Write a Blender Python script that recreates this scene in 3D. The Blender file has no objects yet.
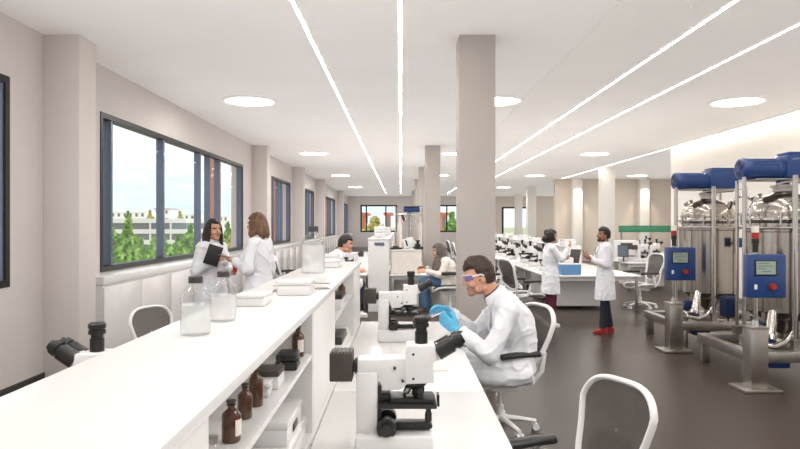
import bpy, bmesh, math, random
from mathutils import Vector, Matrix, noise
PI = math.pi
V = Vector
random.seed(7)
S = bpy.context.scene
COL = S.collection

# ------------------------------------------------------------------ camera, world, sun, exposure
cam_d = bpy.data.cameras.new('camera')
cam = bpy.data.objects.new('camera', cam_d)
COL.objects.link(cam)
cam_d.sensor_width = 36.0
cam_d.lens = 29.25
cam_d.shift_x = -1.0 / 800
cam_d.clip_start = 0.05
cam_d.clip_end = 8000
cam.location = (0, 0, 1.75)
cam.rotation_euler = (PI / 2, 0, 0)
S.camera = cam

LAMP_DISC = 26.0      # emission of the round downlights
LAMP_STRIP = 38.0     # emission of the ceiling light strips
LAMP_COVE = 16.0
S.view_settings.view_transform = 'Standard'
S.view_settings.look = 'None'
S.view_settings.exposure = 0.0
S.cycles.use_fast_gi = True           # added ambient fill with no lamp behind it, weaker close to surfaces
S.cycles.fast_gi_method = 'ADD'
S.cycles.max_bounces = 10
S.cycles.diffuse_bounces = 6
S.cycles.transparent_max_bounces = 24
S.view_settings.gamma = 1.0
S.view_settings.use_curve_mapping = False

W = bpy.data.worlds.new('overcast_sky')
S.world = W
W.use_nodes = True
W.light_settings.ao_factor = 0.49
W.light_settings.distance = 3.0
nt = W.node_tree
nt.nodes.clear()
tc = nt.nodes.new('ShaderNodeTexCoord')
sx = nt.nodes.new('ShaderNodeSeparateXYZ')
rp = nt.nodes.new('ShaderNodeValToRGB')
bg = nt.nodes.new('ShaderNodeBackground')
wo = nt.nodes.new('ShaderNodeOutputWorld')
mr = nt.nodes.new('ShaderNodeMapRange')
mr.inputs['From Min'].default_value = -1
mr.inputs['From Max'].default_value = 1
nt.links.new(tc.outputs['Generated'], sx.inputs[0])
nt.links.new(sx.outputs['Z'], mr.inputs['Value'])
nt.links.new(mr.outputs[0], rp.inputs[0])
nt.links.new(rp.outputs[0], bg.inputs[0])
nt.links.new(bg.outputs[0], wo.inputs[0])
e = rp.color_ramp.elements
e[0].position = 0.0; e[0].color = (0.62, 0.58, 0.55, 1)
e[1].position = 1.0; e[1].color = (0.72, 0.86, 1.0, 1)
for pos, c in ((0.46, (0.72, 0.69, 0.66, 1)), (0.5, (0.98, 0.98, 0.98, 1)), (0.6, (0.95, 0.98, 1.0, 1))):
    x = e.new(pos); x.color = c
bg.inputs[1].default_value = 1.15

sun_d = bpy.data.lights.new('sun', 'SUN')
sun_d.energy = 1.6
sun_d.angle = math.radians(3)
sun_d.color = (1.0, 0.95, 0.88)
sun = bpy.data.objects.new('sun', sun_d)
COL.objects.link(sun)
sun.rotation_euler = V((-0.72, -0.35, -0.75)).to_track_quat('-Z', 'Y').to_euler()

# ------------------------------------------------------------------ helpers: materials
MATS = {}
def mat(name, col, rough=0.5, metal=0.0, var=0.04, scale=6.0, bump=0.0, bscale=60.0, spec=0.5, stretch=None,
        emis=None, estr=0.0, trans=0.0, alpha=1.0, coat=0.0, rvar=0.0):
    m = bpy.data.materials.new(name)
    m.use_nodes = True
    n = m.node_tree
    b = n.nodes['Principled BSDF']
    tcn = n.nodes.new('ShaderNodeTexCoord')
    mp = n.nodes.new('ShaderNodeMapping')
    n.links.new(tcn.outputs['Object'], mp.inputs[0])
    if stretch: mp.inputs['Scale'].default_value = stretch
    nz = n.nodes.new('ShaderNodeTexNoise')
    nz.inputs['Scale'].default_value = scale
    nz.inputs['Detail'].default_value = 3
    n.links.new(mp.outputs[0], nz.inputs['Vector'])
    r = n.nodes.new('ShaderNodeValToRGB')
    c0 = [max(0, c * (1 - var)) for c in col]; c1 = [min(1, c * (1 + var)) for c in col]
    r.color_ramp.elements[0].position = 0.3; r.color_ramp.elements[0].color = (*c0, 1)
    r.color_ramp.elements[1].position = 0.7; r.color_ramp.elements[1].color = (*c1, 1)
    n.links.new(nz.outputs['Fac'], r.inputs[0])
    n.links.new(r.outputs[0], b.inputs['Base Color'])
    b.inputs['Roughness'].default_value = rough
    if rvar:
        mrr = n.nodes.new('ShaderNodeMapRange')
        mrr.inputs['To Min'].default_value = max(0.02, rough - rvar); mrr.inputs['To Max'].default_value = rough + rvar
        n.links.new(nz.outputs['Fac'], mrr.inputs['Value'])
        n.links.new(mrr.outputs[0], b.inputs['Roughness'])
    b.inputs['Metallic'].default_value = metal
    b.inputs['Specular IOR Level'].default_value = spec
    b.inputs['Coat Weight'].default_value = coat
    b.inputs['Transmission Weight'].default_value = trans
    b.inputs['Alpha'].default_value = alpha
    if emis:
        b.inputs['Emission Color'].default_value = (*emis, 1)
        b.inputs['Emission Strength'].default_value = estr
    if bump:
        nb = n.nodes.new('ShaderNodeTexNoise'); nb.inputs['Scale'].default_value = bscale
        n.links.new(mp.outputs[0], nb.inputs['Vector'])
        bp = n.nodes.new('ShaderNodeBump'); bp.inputs['Strength'].default_value = bump; bp.inputs['Distance'].default_value = 0.01
        n.links.new(nb.outputs['Fac'], bp.inputs['Height'])
        n.links.new(bp.outputs[0], b.inputs['Normal'])
    MATS[name] = m
    return m

def thin_glass(name, tint=(1, 1, 1), refl=0.08):
    m = bpy.data.materials.new(name); m.use_nodes = True
    n = m.node_tree; n.nodes.clear()
    o = n.nodes.new('ShaderNodeOutputMaterial'); mx = n.nodes.new('ShaderNodeMixShader')
    t = n.nodes.new('ShaderNodeBsdfTransparent'); g = n.nodes.new('ShaderNodeBsdfGlossy'); l = n.nodes.new('ShaderNodeLayerWeight')
    t.inputs[0].default_value = (*tint, 1); g.inputs['Roughness'].default_value = 0.03
    pw = n.nodes.new('ShaderNodeMath'); pw.operation = 'POWER'; pw.inputs[1].default_value = 3.5
    ml = n.nodes.new('ShaderNodeMath'); ml.operation = 'MULTIPLY_ADD'; ml.inputs[1].default_value = refl; ml.inputs[2].default_value = .03
    l.inputs['Blend'].default_value = .5
    n.links.new(l.outputs['Facing'], pw.inputs[0]); n.links.new(pw.outputs[0], ml.inputs[0])
    n.links.new(ml.outputs[0], mx.inputs[0]); n.links.new(t.outputs[0], mx.inputs[1]); n.links.new(g.outputs[0], mx.inputs[2])
    n.links.new(mx.outputs[0], o.inputs[0])
    MATS[name] = m
    return m

def net_fabric(name, col, opening):
    m = bpy.data.materials.new(name); m.use_nodes = True
    n = m.node_tree; b = n.nodes['Principled BSDF']; o = n.nodes['Material Output']
    tcn = n.nodes.new('ShaderNodeTexCoord'); nz = n.nodes.new('ShaderNodeTexNoise'); nz.inputs['Scale'].default_value = 30
    r = n.nodes.new('ShaderNodeValToRGB')
    r.color_ramp.elements[0].color = (*[c * .85 for c in col], 1); r.color_ramp.elements[1].color = (*[c * 1.15 for c in col], 1)
    n.links.new(tcn.outputs['Object'], nz.inputs['Vector']); n.links.new(nz.outputs['Fac'], r.inputs[0]); n.links.new(r.outputs[0], b.inputs['Base Color'])
    b.inputs['Roughness'].default_value = 0.7
    t = n.nodes.new('ShaderNodeBsdfTransparent'); mx = n.nodes.new('ShaderNodeMixShader'); mx.inputs[0].default_value = opening
    n.links.new(b.outputs[0], mx.inputs[1]); n.links.new(t.outputs[0], mx.inputs[2]); n.links.new(mx.outputs[0], o.inputs[0])
    MATS[name] = m
    return m

def lamp_mat(name, col, strength):
    m = bpy.data.materials.new(name); m.use_nodes = True
    n = m.node_tree; b = n.nodes['Principled BSDF']
    b.inputs['Base Color'].default_value = (.9, .9, .9, 1)
    b.inputs['Emission Color'].default_value = (*col, 1); b.inputs['Emission Strength'].default_value = strength
    MATS[name] = m
    return m

M = MATS
mat('laminate', (.68, .668, .655), .22, var=.015, scale=3)
mat('panel_white', (.72, .705, .69), .35, var=.02, scale=3)
mat('gloss_panel', (.72, .69, .675), .10, var=.02, scale=2, coat=.5)
mat('ceiling_paint', (.88, .85, .825), .85, var=.015, scale=1.2, bump=.02)
mat('ceiling_paint_warm', (.86, .825, .79), .85, var=.015, scale=1.2, bump=.02)
mat('wall_paint', (.565, .52, .495), .8, var=.02, scale=1.5, bump=.03)
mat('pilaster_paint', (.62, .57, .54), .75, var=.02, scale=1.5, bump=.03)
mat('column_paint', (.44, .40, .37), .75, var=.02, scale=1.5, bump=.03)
mat('cream_wall', (.70, .665, .62), .7, var=.02, scale=1.0, bump=.02)
mat('beige_wall', (.56, .49, .42), .7, var=.03, scale=.8, bump=.02)
mat('floor_resin', (.047, .035, .027), .30, var=.08, scale=.8, spec=.12)
mat('dark_base', (.05, .045, .042), .5)
mat('window_frame_black', (.011, .010, .010), .45)
mat('mullion_slate', (.115, .14, .185), .45)
mat('terracotta', (.50, .17, .09), .7, var=.1)
thin_glass('window_glass', (.985, .992, .995), .12)
thin_glass('lab_glass', (.97, .975, .975), .9)
thin_glass('lens_glass', (.75, .72, .95), .2)
mat('water', (.9, .9, .89), .08, var=.02, alpha=.42)
mat('steel', (.47, .43, .39), .19, 1.0, var=.10, scale=5, stretch=(9, 9, .25), rvar=.08)
mat('steel_flat', (.48, .45, .42), .33, 1.0, var=.08, scale=9, rvar=.06)
mat('chrome', (.62, .59, .56), .14, 1.0)
mat('blue_paint', (.014, .045, .165), .38, var=.08, coat=.2)
mat('blue_dark', (.008, .02, .07), .5)
mat('black_plastic', (.014, .0125, .012), .38, var=.15, bump=.05, bscale=200)
mat('black_rubber', (.02, .018, .017), .7, var=.1)
mat('dark_brown', (.055, .044, .038), .5, var=.1)
mat('scope_white', (.70, .685, .68), .3, var=.015)
mat('chair_white', (.74, .725, .715), .35, var=.02)
net_fabric('chair_net', (.085, .072, .064), .14)
net_fabric('seat_net', (.10, .088, .08), .12)
mat('lumbar', (.075, .066, .06), .6)
mat('amber_glass', (.075, .026, .010), .05, var=.25, scale=8, coat=.6)
mat('paper_label', (.72, .66, .60), .7)
mat('red_plastic', (.34, .018, .018), .35)
mat('screen_lcd', (.27, .33, .29), .15)
mat('screen_mark', (.09, .12, .10), .3)
mat('green_glass', (.05, .22, .12), .2, coat=.4)
mat('blue_box', (.10, .22, .42), .4)
mat('skin_light', (.55, .29, .19), .5, var=.06, scale=14)
mat('skin_tan', (.47, .24, .155), .5, var=.06, scale=14)
mat('skin_brown', (.30, .135, .08), .5, var=.06, scale=14)
mat('eye_white', (.75, .72, .70), .3)
mat('eye_dark', (.03, .02, .015), .2)
mat('lips', (.40, .13, .11), .4)
mat('brow', (.05, .03, .02), .7)
mat('stubble', (.40, .215, .15), .7)
mat('beard', (.045, .03, .025), .8)
mat('hair_black', (.012, .009, .008), .45, var=.4, scale=30, bump=.5, bscale=90, stretch=(1, 1, .3))
mat('hair_dark', (.032, .017, .011), .45, var=.35, scale=30, bump=.5, bscale=90, stretch=(.4, 1, 1))
mat('hair_brown', (.13, .062, .034), .45, var=.4, scale=26, bump=.5, bscale=80, stretch=(1, 1, .25))
mat('coat_cloth', (.70, .70, .725), .8, var=.03, scale=5, bump=.12, bscale=18)
mat('knit_cream', (.70, .65, .59), .85, var=.05, bump=.2, bscale=70)
mat('glove_blue', (.10, .42, .66), .4, var=.06)
mat('shirt_maroon', (.12, .015, .025), .8)
mat('shirt_white', (.7, .7, .72), .8)
mat('trouser_maroon', (.10, .015, .035), .85, var=.1)
mat('trouser_navy', (.018, .022, .035), .85, var=.15)
mat('trouser_grey', (.45, .45, .47), .85)
mat('denim', (.06, .12, .22), .85, var=.2, scale=30)
mat('shoe_red', (.33, .018, .02), .5)
mat('shoe_white', (.7, .68, .66), .5)
mat('shoe_dark', (.06, .05, .045), .5)
mat('scarf_grey', (.12, .097, .085), .9, var=.15, scale=18, bump=.3, bscale=30)
lamp_mat('lamp_strip', (1.0, .965, .92), LAMP_STRIP)
lamp_mat('lamp_disc', (1.0, .96, .91), LAMP_DISC)
lamp_mat('lamp_cove', (1.0, .93, .83), LAMP_COVE)

# ------------------------------------------------------------------ helpers: meshes
def rotm(rx=0, ry=0, rz=0):
    return Matrix.Rotation(rz, 4, 'Z') @ Matrix.Rotation(ry, 4, 'Y') @ Matrix.Rotation(rx, 4, 'X')

class MB:
    def __init__(s): s.b = bmesh.new()
    def box(s, x0, x1, y0, y1, z0, z1, bev=0.0, m=None, seg=2):
        c = V(((x0 + x1) / 2, (y0 + y1) / 2, (z0 + z1) / 2))
        mt = Matrix.Translation(c) @ Matrix.Diagonal((abs(x1 - x0), abs(y1 - y0), abs(z1 - z0), 1))
        r = bmesh.ops.create_cube(s.b, size=1, matrix=(m @ mt) if m else mt)
        if bev > 0:
            es = {ed for v in r['verts'] for ed in v.link_edges}
            bmesh.ops.bevel(s.b, geom=list(es), offset=bev, segments=seg, affect='EDGES', profile=.5)
        return s
    def cyl(s, p0, p1, r0, r1=None, seg=20, caps=True):
        p0 = V(p0); p1 = V(p1); r1 = r0 if r1 is None else r1
        d = p1 - p0
        mt = Matrix.Translation((p0 + p1) / 2) @ d.to_track_quat('Z', 'Y').to_matrix().to_4x4()
        bmesh.ops.create_cone(s.b, cap_ends=caps, cap_tris=False, segments=seg, radius1=max(r0, 1e-5), radius2=max(r1, 1e-5), depth=d.length, matrix=mt)
        return s
    def ell(s, c, r, seg=18, rings=12, m=None):
        if not hasattr(r, '__len__'): r = (r, r, r)
        mt = Matrix.Translation(V(c)) @ (m or Matrix()) @ Matrix.Diagonal((*r, 1))
        bmesh.ops.create_uvsphere(s.b, u_segments=seg, v_segments=rings, radius=1, matrix=mt)
        return s
    def rc(s, p0, p1, r0, r1, seg=14):          # rounded tapered limb
        s.cyl(p0, p1, r0, r1, seg); s.ell(p0, r0, seg, 10); s.ell(p1, r1, seg, 10)
        return s
    def rings(s, rs, close=False, cap=True):
        vs = [[s.b.verts.new(p) for p in r] for r in rs]
        n = len(rs[0]); k = len(rs)
        for i in range(k if close else k - 1):
            a, c = vs[i], vs[(i + 1) % k]
            for j in range(n):
                try: s.b.faces.new((a[j], a[(j + 1) % n], c[(j + 1) % n], c[j]))
                except ValueError: pass
        if cap and not close:
            s.b.faces.new(list(reversed(vs[0]))); s.b.faces.new(vs[-1])
        return s
    def lathe(s, prof, c=(0, 0, 0), seg=28, axis='Z', cap=True):
        c = V(c); rs = []
        for r, h in prof:
            ring = []
            for j in range(seg):
                a = 2 * PI * j / seg
                u, w = r * math.cos(a), r * math.sin(a)
                ring.append(c + (V((u, w, h)) if axis == 'Z' else V((h, u, w)) if axis == 'X' else V((w, h, u))))
            rs.append(ring)
        return s.rings(rs, cap=cap)
    def tube(s, pts, r, seg=10, close=False, flat=None):
        pts = [V(p) for p in pts]; n = len(pts)
        rr = r if hasattr(r, '__len__') else [r] * n
        rs = []; up = None
        for i in range(n):
            if close: t = pts[(i + 1) % n] - pts[i - 1]
            else: t = pts[min(i + 1, n - 1)] - pts[max(i - 1, 0)]
            t.normalize()
            if up is None:
                up = V((0, 0, 1)) if abs(t.z) < .9 else V((1, 0, 0))
            a = t.cross(up).normalized(); bb = a.cross(t).normalized(); up = bb
            f = flat or (1, 1)
            rs.append([pts[i] + (a * math.cos(2 * PI * j / seg) * f[0] + bb * math.sin(2 * PI * j / seg) * f[1]) * rr[i] for j in range(seg)])
        return s.rings(rs, close=close)
    def prism(s, outline, axis, lo, hi, bev=0.0):
        def P(u, v, w): return V((u, v, w)) if axis == 'Z' else V((u, w, v)) if axis == 'Y' else V((w, u, v))
        a = [s.b.verts.new(P(u, v, lo)) for u, v in outline]; c = [s.b.verts.new(P(u, v, hi)) for u, v in outline]
        n = len(outline); fs = []
        fs.append(s.b.faces.new(a)); fs.append(s.b.faces.new(list(reversed(c))))
        for i in range(n): fs.append(s.b.faces.new((a[(i + 1) % n], a[i], c[i], c[(i + 1) % n])))
        bmesh.ops.recalc_face_normals(s.b, faces=fs)
        if bev:
            es = {ed for f in fs for ed in f.edges}
            bmesh.ops.bevel(s.b, geom=list(es), offset=bev, segments=2, affect='EDGES', profile=.5)
        return s
    def quad(s, a, b_, c, d):
        s.b.faces.new([s.b.verts.new(V(p)) for p in (a, b_, c, d)]); return s
    def mesh(s, name):
        bmesh.ops.recalc_face_normals(s.b, faces=s.b.faces[:])
        me = bpy.data.meshes.new(name); s.b.to_mesh(me); s.b.free()
        return me
    def build(s, name, material, parent=None, loc=(0, 0, 0), rz=0, smooth=38):
        me = s.mesh(name)
        if smooth:
            for p in me.polygons: p.use_smooth = True
            me.set_sharp_from_angle(angle=math.radians(smooth))
        return link(name, me, material, parent, loc, rz)

def link(name, me, material, parent=None, loc=(0, 0, 0), rz=0):
    o = bpy.data.objects.new(name, me); COL.objects.link(o)
    if material is not None:
        me.materials.clear() if len(me.materials) else None
        for mm in (material if isinstance(material, (list, tuple)) else [material]): me.materials.append(M[mm] if isinstance(mm, str) else mm)
    if parent: o.parent = parent
    o.location = loc; o.rotation_euler = (0, 0, rz)
    return o

def tag(o, label, cat, group=None, kind=None):
    o['label'] = label; o['category'] = cat
    if group: o['group'] = group
    if kind: o['kind'] = kind
    return o
def thing(name, label, cat, loc=(0, 0, 0), rz=0, group=None, scale=1.0):
    o = bpy.data.objects.new(name, None); COL.objects.link(o)
    o.empty_display_size = .1
    o.location = loc; o.rotation_euler = (0, 0, rz); o.scale = (scale,) * 3
    return tag(o, label, cat, group)
def struct(o, label=None):
    o['kind'] = 'structure'
    if label: o['label'] = label
    return o
KIDS = {}
def dup(root, loc, rz, label, group=None, scale=None):
    def cp(o, par):
        c = o.copy(); COL.objects.link(c)
        if par: c.parent = par
        for ch in [k for k in ALLOBJ() if k.parent == o]: cp(ch, c)
        return c
    r = cp(root, None)
    r.location = loc; r.rotation_euler = (0, 0, rz); r['label'] = label
    if group: r['group'] = group
    if scale: r.scale = (scale,) * 3
    return r
def ALLOBJ(): return list(bpy.data.objects)
def remesh(mb, voxel, smooth=3, fac=.5, wrinkle=None):
    """one continuous skin from overlapping closed pieces"""
    me = mb.mesh('tmp'); o = bpy.data.objects.new('tmp', me); COL.objects.link(o)
    r = o.modifiers.new('r', 'REMESH'); r.mode = 'VOXEL'; r.voxel_size = voxel; r.use_smooth_shade = True
    if smooth:
        q = o.modifiers.new('s', 'SMOOTH'); q.iterations = smooth; q.factor = fac
    dg = bpy.context.evaluated_depsgraph_get()
    res = bpy.data.meshes.new_from_object(o.evaluated_get(dg))
    bpy.data.objects.remove(o); bpy.data.meshes.remove(me)
    if wrinkle:
        amp, sc = wrinkle
        ns = [v.normal.copy() for v in res.vertices]
        for v, nn in zip(res.vertices, ns):
            p = v.co
            d = noise.noise(V((p.x * sc, p.y * sc, p.z * sc * .8))) + .5 * noise.noise(V((p.x * sc * 2.3 + 9, p.y * sc * 2.3, p.z * sc * 1.5)))
            q = V((p.x * sc * .9 + p.z * sc * .5, p.y * sc * .9, p.z * sc * 1.1 - p.x * sc * .4)) + V((1, 1, 1)) * (.5 * noise.noise(p * sc * .6))
            rd = 1 - 2 * abs(noise.noise(q))
            v.co = p + nn * amp * (.55 * d + .75 * (rd ** 3 if rd > 0 else rd * .2))
    for p in res.polygons: p.use_smooth = True
    res.materials.clear()
    return res
# ------------------------------------------------------------------ the room
CZ = 3.92
XW = -4.09
YB = 50.0
def w(x, y, Y): return ((x - 401) * Y / 650, Y, 1.75 - (y - 225) * Y / 650)

struct(MB().box(XW - .3, 14.3, -4.0, YB + .3, -.2, 0).build('floor', 'floor_resin', smooth=0))
c = struct(MB().box(XW - .3, 2.13, -4.0, YB + .3, CZ, CZ + .3).build('ceiling', 'ceiling_paint', smooth=0))
struct(MB().box(2.13, 14.3, -4.0, YB + .3, CZ - .012, CZ + .3).build('ceiling_right', 'ceiling_paint_warm', smooth=0))

WIN = [(1.2, 6.78, [3.0, 5.0], None), (8.83, 16.8, [9.22, 11.25, 13.3, 13.98, 14.72], 15.75), (20.5, 24.0, [20.95, 21.9, 22.5], 23.0),
       (27.7, 30.5, [28.5, 29.2], 29.6), (35.0, 40.3, [37.0, 38.2], 38.8), (46.2, 49.6, [47.2, 48.2], None)]
ZS, ZT = 1.10, 3.29
mb = MB()
mb.box(XW - .3, XW, -4.0, YB, 0, ZS).box(XW - .3, XW, -4.0, YB, ZT, CZ)
ys = [-4.0] + [q for w_ in WIN for q in w_[:2]] + [YB]
for a, b_ in zip(ys[::2], ys[1::2]): mb.box(XW - .3, XW, a, b_, ZS, ZT)
struct(mb.build('wall_left', 'wall_paint', smooth=0))
struct(MB().box(XW, XW + .02, -4.0, 7.43, 0, .06).build('baseboard_left', 'dark_base'))
for i, (a, b_, mul, fin) in enumerate(WIN):
    t = .075
    mb = MB().box(XW - .13, XW + .012, a, a + t, ZS, ZT).box(XW - .13, XW + .012, b_ - t, b_, ZS, ZT)
    mb.box(XW - .13, XW + .012, a + t, b_ - t, ZT - t, ZT).box(XW - .13, XW + .012, a + t, b_ - t, ZS, ZS + t)
    o = struct(mb.build('window_%d' % (i + 1), 'window_frame_black'))
    o['label'] = 'black framed window %d along the long left wall' % (i + 1)
    edges = [a + t] + mul + [b_ - t]
    for q in mul:
        MB().box(XW - .14, XW - .01, q - .03, q + .03, ZS + t, ZT - t, .004).build('mullion', 'mullion_slate', o)
    MB().box(XW - .135, XW - .012, b_ - t - .03, b_ - t, ZS + t, ZT - t).build('jamb_lining', 'mullion_slate', o)
    for u, v_ in zip(edges[:-1], edges[1:]):
        MB().box(XW - .075, XW - .067, u + .02, v_ - .02, ZS + t, ZT - t).build('pane', 'window_glass', o)
    if fin:
        MB().box(XW - .52, XW - .30, fin, fin + .09, ZS - .6, ZT + .3).build('facade_fin', 'terracotta', o)
# pilasters on the left wall and free columns
PY = [7.43, 17.84, 24.5, 31.2, 41.5]
for i, y in enumerate(PY):
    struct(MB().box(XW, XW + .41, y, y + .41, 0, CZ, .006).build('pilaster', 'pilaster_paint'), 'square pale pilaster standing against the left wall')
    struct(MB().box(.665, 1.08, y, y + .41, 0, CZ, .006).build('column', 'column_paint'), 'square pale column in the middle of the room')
for (x, y) in ((7.57, 24.5), (7.2, 37.0), (8.1, 46.0)):
    struct(MB().box(x, x + .5, y, y + .41, 0, CZ, .006).build('column', 'cream_wall'), 'square cream column on the right side of the room')
# low cabinets under the windows with a white ledge
runs = [(8.2, 17.84), (18.25, 24.5), (24.91, 31.2), (31.61, 41.5), (41.91, YB)]
for i, (a, b_) in enumerate(runs):
    u = thing('window_cabinet', ['long low white glossy cabinet under the big first window', 'low white cabinet run behind the second pilaster',
        'low white cabinet run under the third bay window', 'low white cabinet run under the fourth bay window', 'low white cabinet run nearest the far wall'][i], 'cabinet', (XW, a, 0), group='low cabinets under the windows')
    L = b_ - a
    MB().box(0.002, .34, .004, L - .004, .98, 1.085, .006).build('ledge', 'laminate', u)
    MB().box(0.002, .30, .02, L - .01, .0, .08).build('plinth', 'dark_base', u)
    n = max(2, round(L / 1.2))
    MB().box(.002, .315, .01, L - .01, .08, .975).build('carcass', 'panel_white', u)
    for k in range(n):
        y0 = .02 + k * (L - .04) / n; y1 = .02 + (k + 1) * (L - .04) / n
        MB().box(.318, .34, y0 + .004, y1 - .004, .09, .95, .003).build('door', 'gloss_panel', u)
# back wall with two windows
BW = [(w(360.5, 0, YB)[0], w(397, 0, YB)[0]), (w(439, 0, YB)[0], w(462, 0, YB)[0])]
z0, z1 = 1.75 - 7.5 * YB / 650, 1.75 + 19.5 * YB / 650
mb = MB().box(XW - .3, 7.2, YB, YB + .3, 0, z0).box(XW - .3, 7.2, YB, YB + .3, z1, CZ)
xs = [XW - .3] + [q for r in BW for q in r] + [7.2]
for a, b_ in zip(xs[::2], xs[1::2]): mb.box(a, b_, YB, YB + .3, z0, z1)
struct(mb.build('wall_back', 'wall_paint', smooth=0))
for i, (a, b_) in enumerate(BW):
    t = .11
    mb = MB().box(a, a + t, YB - .02, YB + .1, z0, z1).box(b_ - t, b_, YB - .02, YB + .1, z0, z1)
    mb.box(a, b_, YB - .02, YB + .1, z1 - t, z1).box(a, b_, YB - .02, YB + .1, z0, z0 + t)
    o = struct(mb.build('window_%d' % (7 + i), 'window_frame_black'), 'black framed window in the far wall, %s of the columns' % ('left' if i == 0 else 'right'))
    ms = [a + .45, a + 1.95] if i == 0 else [a + .6]
    for q in ms: MB().box(q - .05, q + .05, YB - .015, YB + .09, z0 + t, z1 - t).build('mullion', 'window_frame_black', o)
    ed = [a + t] + ms + [b_ - t]
    for u, v_ in zip(ed[:-1], ed[1:]): MB().box(u, v_, YB + .03, YB + .038, z0 + t, z1 - t).build('pane', 'window_glass', o)
# right side
struct(MB().box(7.6, 7.9, -4.0, 18.3, 0, CZ).build('wall_right', 'cream_wall', smooth=0))
struct(MB().box(7.585, 7.6, -4.0, 18.3, 0, .1).build('baseboard_right', 'steel_flat'))
struct(MB().box(7.35, 14.3, 31.0, 31.3, 0, CZ).build('wall_beige', 'beige_wall', smooth=0))
struct(MB().box(14.0, 14.3, 2.0, 31.0, 0, CZ).build('wall_far_right', 'cream_wall', smooth=0))
mb = MB().box(7.2, 7.75, YB, YB + .3, 0, CZ).box(9.8, 14.3, YB, YB + .3, 0, CZ).box(7.75, 9.8, YB, YB + .3, 3.1, CZ)
struct(mb.build('wall_back_right', 'beige_wall', smooth=0))
o = struct(MB().box(7.75, 7.9, YB, YB + .1, 0, 3.1).box(9.65, 9.8, YB, YB + .1, 0, 3.1).box(7.9, 9.65, YB, YB + .1, 2.98, 3.1).build('door_1', 'window_frame_black'), 'tall glazed door at the far right end of the room')
MB().box(7.9, 9.65, YB + .04, YB + .05, 0.02, 2.98).build('pane', 'window_glass', o)
# unseen glazed wall behind the camera, added for contrast in the steel reflections
mb = MB().box(XW - .3, 7.9, -4.3, -4.0, 0, .35).box(XW - .3, 7.9, -4.3, -4.0, 3.45, CZ)
RW = [(-3.7, -1.0), (-.3, 2.6), (3.3, 6.9)]
xs = [XW - .3] + [q for r in RW for q in r] + [7.9]
for a, b_ in zip(xs[::2], xs[1::2]): mb.box(a, b_, -4.3, -4.0, .35, 3.45)
struct(mb.build('wall_rear_added', 'wall_paint', smooth=0))
for i, (a, b_) in enumerate(RW):
    t = .08
    o = struct(MB().box(a, a + t, -4.15, -4.02, .35, 3.45).box(b_ - t, b_, -4.15, -4.02, .35, 3.45).box(a, b_, -4.15, -4.02, 3.37, 3.45).box(a, b_, -4.15, -4.02, .35, .43).build('window_%d' % (9 + i), 'window_frame_black'), 'black framed window in the added, unseen wall behind the camera')
    MB().box((a + b_) / 2 - .04, (a + b_) / 2 + .04, -4.14, -4.03, .43, 3.37).build('mullion', 'mullion_slate', o)
    for u, v_ in ((a + t, (a + b_) / 2 - .04), ((a + b_) / 2 + .04, b_ - t)): MB().box(u, v_, -4.09, -4.082, .43, 3.37).build('pane', 'window_glass', o)
# ledges of plaster standing out from the beige wall
for i, px in enumerate((578, 645)):
    x = (px - 401) * 30.6 / 650
    struct(MB().box(x - .22, x + .22, 30.6, 31.0, 0, CZ, .01).build('pilaster', 'cream_wall'), 'cream pilaster standing out of the beige wall')

# ------------------------------------------------------------------ ceiling lamps
def strip_light(x, ya, yb, label):
    t = thing('strip_light', label, 'ceiling light', (x, ya, CZ - .0005 if x < 2.13 else CZ - .0125), group='long ceiling light strips')
    L = yb - ya
    MB().box(-.026, -.0175, 0, L, -.010, -.001).box(.0175, .026, 0, L, -.010, -.001).build('channel', 'ceiling_paint', t)
    MB().box(-.017, .017, 0, L, -.008, -.001).build('diffuser', 'lamp_strip', t)
strip_light(-1.05, .5, 45, 'white ceiling light strip nearest the window wall')
strip_light(-.01, .5, 45, 'white ceiling light strip running straight over the tall shelving')
strip_light(3.22, .5, 45, 'white ceiling light strip right of the central columns')
strip_light(4.27, .5, 45, 'white ceiling light strip over the front of the steel tanks')
t = thing('cove_light', 'warm light line in the ceiling edge along the cream wall', 'ceiling light', (7.52, 4, CZ - .012))
MB().box(-.05, .05, 0, 26.5, -.01, 0).build('diffuser', 'lamp_cove', t)
MB().box(-.075, -.05, 0, 26.5, -.03, 0).build('channel', 'ceiling_paint', t)
pos = [(x, y) for y in (2.6, 11.4, 19.8, 28.6, 37.5) for x in (-2.65, 1.66, 5.9)] + [(10.4, 28.6)]
rows = {2.6: 'over the camera end', 11.4: 'in the nearest row seen', 19.8: 'in the second row', 28.6: 'in the third row', 37.5: 'in the farthest row'}
cols = {-2.65: 'window side', 1.66: 'middle', 5.9: 'tank side', 10.4: 'beige wall side'}
first = None
for x, y in pos:
    z = CZ if x < 2.13 else CZ - .012
    lb = 'round recessed white ceiling lamp, %s, %s' % (cols[x], rows[y])
    if first is None:
        first = thing('ceiling_lamp', lb, 'ceiling light', (x, y, z), group='round ceiling lamps')
        MB().lathe([(.405, 0), (.405, -.014), (.43, -.026), (.475, -.014), (.48, 0)], seg=48, cap=False).build('rim', 'ceiling_paint', first)
        MB().lathe([(.404, 0), (.404, -.006), (.01, -.006)], seg=48).build('diffuser', 'lamp_disc', first)
    else: dup(first, (x, y, z), 0, lb)
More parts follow.
